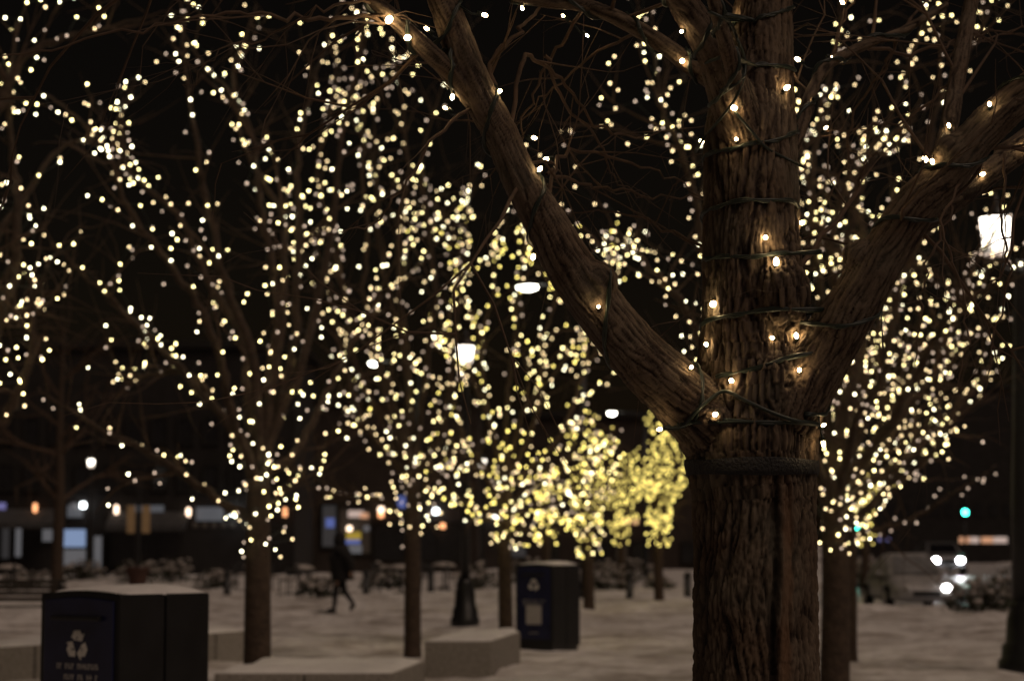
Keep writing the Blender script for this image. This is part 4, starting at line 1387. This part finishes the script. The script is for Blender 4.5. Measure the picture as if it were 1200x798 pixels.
for sgn, a, b_ in ((-1, Vector((-.11, -.10, .05)), Vector((-.30, -.10, .04))), (1, Vector((.29, .10, .19)), Vector((.19, .10, .045)))):
    skin_mesh('shoe', [(a + (a - b_).normalized() * .03, .05), (a.lerp(b_, .5), .05), (b_, .042)], [(0, 1), (1, 2)], M['shoe'], pt)

# ------------------------------------------------------------------ car on the road, traffic signals
YC = 112
cx = P(1111, 650, YC).x
t = thing('car', Vector((cx, YC, -0.16)), 'grey car with both headlights on, coming along the wet road', 'car', 'cars on the wet road')
prof = [(-.0, .42), (0, .92), (.12, 1.06), (1.15, 1.16), (1.75, 1.72), (3.6, 1.76), (4.4, 1.15), (4.6, 1.0), (4.6, .42)]
mb = MB(); b_ = 0
for s_ in (-1, 1):
    for y, z in prof:
        k = .94 if z < 1.2 else .74
        mb.v.append(Vector((s_ * k, y, z)))
n_ = len(prof)
mb.f.append(tuple(range(n_))); mb.f.append(tuple(n_ + i for i in reversed(range(n_))))
for i in range(n_): mb.f.append((i, n_ + i, n_ + (i + 1) % n_, (i + 1) % n_))
mb.build('body', M['carpaint'], t, bevel=.06)
mb = MB(); mb.add([Vector((-.74, 1.20, 1.20)), Vector((.74, 1.20, 1.20)), Vector((.66, 1.70, 1.66)), Vector((-.66, 1.70, 1.66))], [(0, 1, 2, 3)])
for v in mb.v: v.y -= .012; v.z += .012
o = mb.build('windscreen', M['glass'], t, smooth=False)
o.modifiers.new('t', 'SOLIDIFY').thickness = .01
for s_ in (-1, 1):
    mb = MB(); mb.add([Vector((s_ * .63 + v.x * .17, -.012 + v.y * .05, .82 + v.z * .115)) for v in ICO2[0]], ICO2[1]); mb.build('headlight', M['headlight'], t)
    for y in (.85, 3.7):
        mb = MB(); mb.tube([Vector((s_ * .78, y, .35)), Vector((s_ * .97, y, .35))], .35, 20); wl = mb.build('wheel', M['rubber'], t)
        mb = MB(); mb.tube([Vector((s_ * .965, y, .35)), Vector((s_ * .98, y, .35))], .21, 16); mb.build('rim', M['greyprint'], wl)
    mb = MB(); mb.box((s_ * 1.02, 1.35, 1.16), (.16, .1, .12)); mb.build('mirror', M['carpaint'], t, bevel=.03)
mb = MB(); mb.box((0, -.012, .78), (.8, .03, .16)); mb.build('grille', M['black'], t, smooth=False)
mb = MB(); mb.box((0, -.05, .5), (1.8, .12, .16)); mb.build('bumper', M['carpaint'], t, bevel=.04)


def sedan(px, Y, rz):
    t = thing('car', Vector((P(px, 700, Y).x, Y, -0.16)), 'pale frosted car with one lamp lit, standing before the approaching car', 'car', 'cars on the wet road', rz)
    # cross-sections along the car: (y, half width at the sill, top height, half width at the top)
    low = [(-.05, .70, .30, .62, .52), (.05, .80, .24, .68, .64), (.35, .86, .20, .76, .76), (1.0, .88, .20, .80, .84), (2.0, .88, .20, .80, .88), (3.3, .88, .20, .79, .90), (4.0, .84, .24, .74, .88), (4.25, .74, .32, .64, .74)]
    mb = MB(); n_ = 16
    for y, ws, z0, wt, z1 in low:
        for k in range(n_):
            a = 2 * math.pi * (k + .5) / n_; ca, sa = math.cos(a), math.sin(a)
            x = math.copysign(abs(ca) ** .45, ca); z = math.copysign(abs(sa) ** .45, sa)
            wd = ws + (wt - ws) * (z * .5 + .5)
            mb.v.append(Vector((x * wd, y, (z0 + z1) / 2 + z * (z1 - z0) / 2)))
    for i in range(len(low) - 1):
        for k in range(n_):
            mb.f.append((i * n_ + k, i * n_ + (k + 1) % n_, (i + 1) * n_ + (k + 1) % n_, (i + 1) * n_ + k))
    mb.f.append(tuple(reversed(range(n_)))); mb.f.append(tuple((len(low) - 1) * n_ + k for k in range(n_)))
    mb.build('body', M['frost'], t)
    cab_ = [(.95, .70, .80, .82), (1.75, .62, .83, 1.34), (2.3, .60, .84, 1.42), (3.0, .60, .84, 1.38), (3.75, .66, .84, .90)]
    mb = MB()
    for y, w_, z0, z1 in cab_:
        for x, z in ((-.78, z0), (-.72 if z1 < 1 else -w_ - .04, z0 + (z1 - z0) * .75), (-w_ * .8, z1), (w_ * .8, z1), (.72 if z1 < 1 else w_ + .04, z0 + (z1 - z0) * .75), (.78, z0)): mb.v.append(Vector((x, y, z)))
    for i in range(len(cab_) - 1):
        for k in range(5): mb.f.append((i * 6 + k, i * 6 + k + 1, (i + 1) * 6 + k + 1, (i + 1) * 6 + k))
    mb.build('roof', M['frost'], t)
    mb = MB(); mb.add([Vector((-.60, 1.02, .89)), Vector((.60, 1.02, .89)), Vector((.47, 1.70, 1.325)), Vector((-.47, 1.70, 1.325))], [(0, 1, 2, 3)])
    for v in mb.v: v.y -= .02; v.z += .02
    o_ = mb.build('windscreen', M['frostglass'], t, smooth=False); o_.modifiers.new('t', 'SOLIDIFY').thickness = .01
    for s_ in (-1, 1):
        mb = MB(); mb.add([Vector((s_ * .50 + v.x * .115, -.03 + v.y * .08, .56 + v.z * .085)) for v in ICO2[0]], ICO2[1]); mb.build('headlight', M['beam'] if s_ > 0 else M['greyprint'], t)
        for y in (.8, 3.4):
            mb = MB(); mb.tube([Vector((s_ * .70, y, .31)), Vector((s_ * .89, y, .31))], .31, 20); wl = mb.build('wheel', M['rubber'], t)
            mb = MB(); mb.tube([Vector((s_ * .885, y, .31)), Vector((s_ * .90, y, .31))], .18, 16); mb.build('rim', M['greyprint'], wl)
        mb = MB(); mb.box((s_ * .93, 1.3, .92), (.16, .09, .11)); mb.build('mirror', M['frost'], t, bevel=.03)
    mb = MB(); mb.box((0, -.06, .42), (.7, .04, .12)); mb.build('grille', M['black'], t, smooth=False)


sedan(1086, 55, math.radians(2))


def signal(px, py, Y, label, lit, z_off=0.0):
    q = P(px, py, Y)
    t = thing('traffic_light', Vector((q.x, Y, 0)), label, 'traffic light')
    mb = MB(); mb.lathe([(.12, -.1), (.1, .3), (.06, .5), (.06, q.z + 1.0)], (0, .22, 0), 10); mb.build('pole', M['black'], t)
    zc = q.z + (.32 if lit == 'green' else 0)
    mb = MB(); mb.box((0, .08, zc), (.36, .2, 1.05)); mb.build('housing', M['black'], t, bevel=.03)
    for k, nm in enumerate(('red', 'amber', 'green')):
        z = zc + .32 - .32 * k
        on = (nm in lit)
        mb = MB(); mb.add([Vector((v.x * .15, -.03 + v.y * .03, z + v.z * .15)) for v in ICO2[0]], ICO2[1])
        mb.build('lens', M['green'] if on and nm == 'green' else M['red'] if on and nm == 'red' else M['unlitglass'], t)
        mb = MB(); mb.tube([Vector((0, -.02, z + .17)), Vector((0, -.2, z + .15))], [.06, .05], 8); mb.build('visor', M['black'], t)


signal(1131, 600, 118, 'traffic light showing green above the approaching car', 'green')
signal(1004, 622, 95, 'traffic light showing green, half hidden by the lit tree beside the sharply focused trunk', 'green')

# ------------------------------------------------------------------ buildings
def building(name, x0, x1, Y, h, wall, label, depth=12):
    t = thing(name, Vector(((x0 + x1) / 2, Y, 0)), label, 'building')
    mb = MB(); mb.box((0, depth / 2, h / 2 - .1), (x1 - x0, depth, h + .2)); mb.build('wall', M[wall], t, smooth=False)
    mb = MB(); mb.box((0, depth / 2, h + .2), (x1 - x0 + .5, depth + .5, .35)); mb.build('roof', M['frame'], t, smooth=False)
    return t, (x0 + x1) / 2


def panel(t, xm, Y, nm, material, px0, px1, py0, py1, off=.06, frame=True):
    a, c = P(px0, py1, Y), P(px1, py0, Y)
    w_, h = c.x - a.x, c.z - a.z
    if a.z < .15: h -= (.15 - a.z); a.z = .15
    mb = MB(); mb.box(((a.x + c.x) / 2 - xm, -off / 2, a.z + h / 2), (w_, off, h)); o_ = mb.build(nm, M[material], t, smooth=False)
    if frame:
        mb = MB()
        cx_, cz_ = (a.x + c.x) / 2 - xm, a.z + h / 2
        for s_ in (-1, 1):
            mb.box((cx_ + s_ * (w_ / 2 + .05), -.06, cz_), (.1, .12, h + .2)); mb.box((cx_, -.058, cz_ + s_ * (h / 2 + .05)), (w_, .116, .1))
        k = max(1, int(w_ / 1.2))
        for i in range(1, k): mb.box((cx_ - w_ / 2 + w_ * i / k, -.05, cz_), (.06, .1, h))
        mb.build('frame', M['frame'], o_, smooth=False)
    return o_


def wall_lamp(t, xm, Y, material, px, py, hh=.42, ww=.2):
    q = P(px, py, Y)
    mb = MB(); mb.lathe([(ww * .35, -hh / 2), (ww * .5, -hh / 3), (ww * .5, hh / 3), (ww * .3, hh / 2)], (q.x - xm, -.35, q.z), 10); o_ = mb.build('wall_lantern', M[material], t)
    mb = MB(); mb.tube([Vector((q.x - xm, 0, q.z + hh * .6)), Vector((q.x - xm, -.35, q.z + hh * .6)), Vector((q.x - xm, -.35, q.z + hh / 2))], .02, 6); mb.build('bracket', M['black'], o_)


def awn(t, xm, Y, px0, px1, py):
    a, c = P(px0, py, Y), P(px1, py, Y)
    mb = MB(); x0, x1, z = a.x - xm, c.x - xm, a.z
    mb.add([Vector((x0, 0, z + .7)), Vector((x1, 0, z + .7)), Vector((x1, -1.5, z)), Vector((x0, -1.5, z)), Vector((x0, -1.5, z - .25)), Vector((x1, -1.5, z - .25)), Vector((x0, 0, z + .62)), Vector((x1, 0, z + .62))],
           [(0, 1, 2, 3), (3, 2, 5, 4), (7, 6, 4, 5), (0, 3, 4, 6), (1, 7, 5, 2), (0, 6, 7, 1)])
    mb.build('awning', M['awning'], t, smooth=False)


YB = 106
x0, x1 = P(-220, 637, YB).x, P(345, 637, YB).x
bt, xm = building('shop_building', x0, x1, YB, 11, 'wall_dark', 'dark row of shops with pale lit windows beyond the nearer bin')
panel(bt, xm, YB, 'window', 'win_dim', -30, -4, 617, 656); panel(bt, xm, YB, 'window', 'win_dim', 2, 12, 619, 654); panel(bt, xm, YB, 'window', 'win_pale', 18, 26, 619, 652)
panel(bt, xm, YB, 'window', 'win_pale', 50, 62, 620, 634)
panel(bt, xm, YB, 'window', 'win_blue', 75, 101, 620, 641)
panel(bt, xm, YB, 'window', 'win_pale', 75, 101, 643, 663)
panel(bt, xm, YB, 'door', 'win_pale', 110, 120, 628, 665)
panel(bt, xm, YB, 'sign_panel', 'sign_white', 79, 97, 592, 606, frame=False)
panel(bt, xm, YB, 'sign_panel', 'sign_white', 150, 192, 592, 611, frame=False)
panel(bt, xm, YB, 'sign_panel', 'sign_white', 230, 262, 594, 610, frame=False)
panel(bt, xm, YB, 'sign_panel', 'sign_purple', -4, 7, 589, 605, frame=False)
panel(bt, xm, YB, 'sign_panel', 'sign_purple', 22, 30, 601, 608, frame=False)
for px in (229, 240, 251, 262, 272): panel(bt, xm, YB, 'window', 'win_warm', px - 3, px + 3, 612, 618, frame=False)
for k in range(12):   # dark upper windows
    for zz in (545, 490):
        panel(bt, xm, YB, 'window', 'unlitglass', -30 + k * 30, -14 + k * 30, zz, zz + 28)
awn(bt, xm, YB, -40, 70, 613); awn(bt, xm, YB, 130, 222, 616)
for px, py, mm in ((43, 595, 'orange'), (138, 597, 'orange_white'), (222, 600, 'orange_white'), (335, 600, 'orange')): wall_lamp(bt, xm, YB, mm, px, py)
panel(bt, xm, YB, 'window', 'unlitglass', 132, 210, 622, 660)
wall_lamp(bt, xm, YB, 'shop_white', 99, 592, .26, .26); wall_lamp(bt, xm, YB, 'win_pale', 88, 593, .3, .3); wall_lamp(bt, xm, YB, 'shop_white', 275, 600, .32, .36)

YD = 116
x0, x1 = P(352, 637, YD).x, P(560, 637, YD).x
bt, xm = building('corner_shop', x0, x1, YD, 9, 'wall_brown', 'brown shop front with coloured window signs behind the walking person')
panel(bt, xm, YD, 'window', 'win_warm', 398, 434, 596, 648)
panel(bt, xm, YD, 'window', 'win_dim', 378, 394, 592, 640)
panel(bt, xm, YD, 'sign', 'sign_blue', 382, 392, 607, 618, .10, False)
panel(bt, xm, YD, 'sign', 'sign_pink', 408, 426, 598, 606, .10, False)
panel(bt, xm, YD, 'sign', 'sign_orange', 422, 432, 601, 607, .14, False)
panel(bt, xm, YD, 'sign', 'sign_yellow', 406, 423, 623, 632, .10, False)
panel(bt, xm, YD, 'sign', 'sign_blue', 404, 422, 632, 637, .14, False)
panel(bt, xm, YD, 'sign', 'win_pale', 409, 424, 638, 648, .14, False)
panel(bt, xm, YD, 'sign', 'sign_blue', 466, 477, 581, 595, .10, False)
for px, py, mm, s_ in ((363, 602, 'orange_white', .3), (352, 617, 'win_pale', .45), (447, 597, 'orange_white', .3), (447, 603, 'orange', .3), (410, 619, 'orange_white', .26), (430, 619, 'win_pale', .3),
                      (511, 599, 'shop_white', .28), (519, 616, 'orange', .28)):
    wall_lamp(bt, xm, YD, mm, px, py, s_, s_)
panel(bt, xm, YD, 'window', 'unlitglass', 440, 475, 612, 655); panel(bt, xm, YD, 'window', 'unlitglass', 485, 540, 612, 655)

YE = 130
x0, x1 = P(565, 637, YE).x, P(880, 637, YE).x
bt, xm = building('brick_building', x0, x1, YE, 9, 'wall_brown', 'dark brown building behind the yellow glowing trees')
panel(bt, xm, YE, 'window', 'win_dim', 600, 616, 640, 652)
for px in (640, 700, 722, 742, 800): panel(bt, xm, YE, 'window', 'win_warm' if px in (722,) else 'unlitglass', px, px + 13, 636, 658)
wall_lamp(bt, xm, YE, 'shop_white', 580, 604, .28, .28)
panel(bt, xm, YE, 'sign', 'sign_orange', 725, 748, 608, 614, .1, False)
YG = 190
x0, x1 = P(1000, 637, YG).x, P(1330, 637, YG).x
bt, xm = building('far_building', x0, x1, YG, 15, 'wall_dark', 'far dark building with a lit orange shop strip at the road end')
for a, c, mm in ((1124, 1136, 'sign_orange'), (1137, 1147, 'sign_pink'), (1150, 1163, 'sign_orange'), (1164, 1180, 'sign_pink')): panel(bt, xm, YG, 'sign', mm, a, c, 629, 636, .1, False)
for k in range(10): panel(bt, xm, YG, 'window', 'unlitglass', 1040 + k * 17, 1050 + k * 17, 590, 605, frame=False)
panel(bt, xm, YG, 'sign', 'sign_orange', 1001, 1006, 628, 634, .1, False)
for px in (1030, 1040): wall_lamp(bt, xm, YG, 'sign_purple', px, 632, .3, .3)
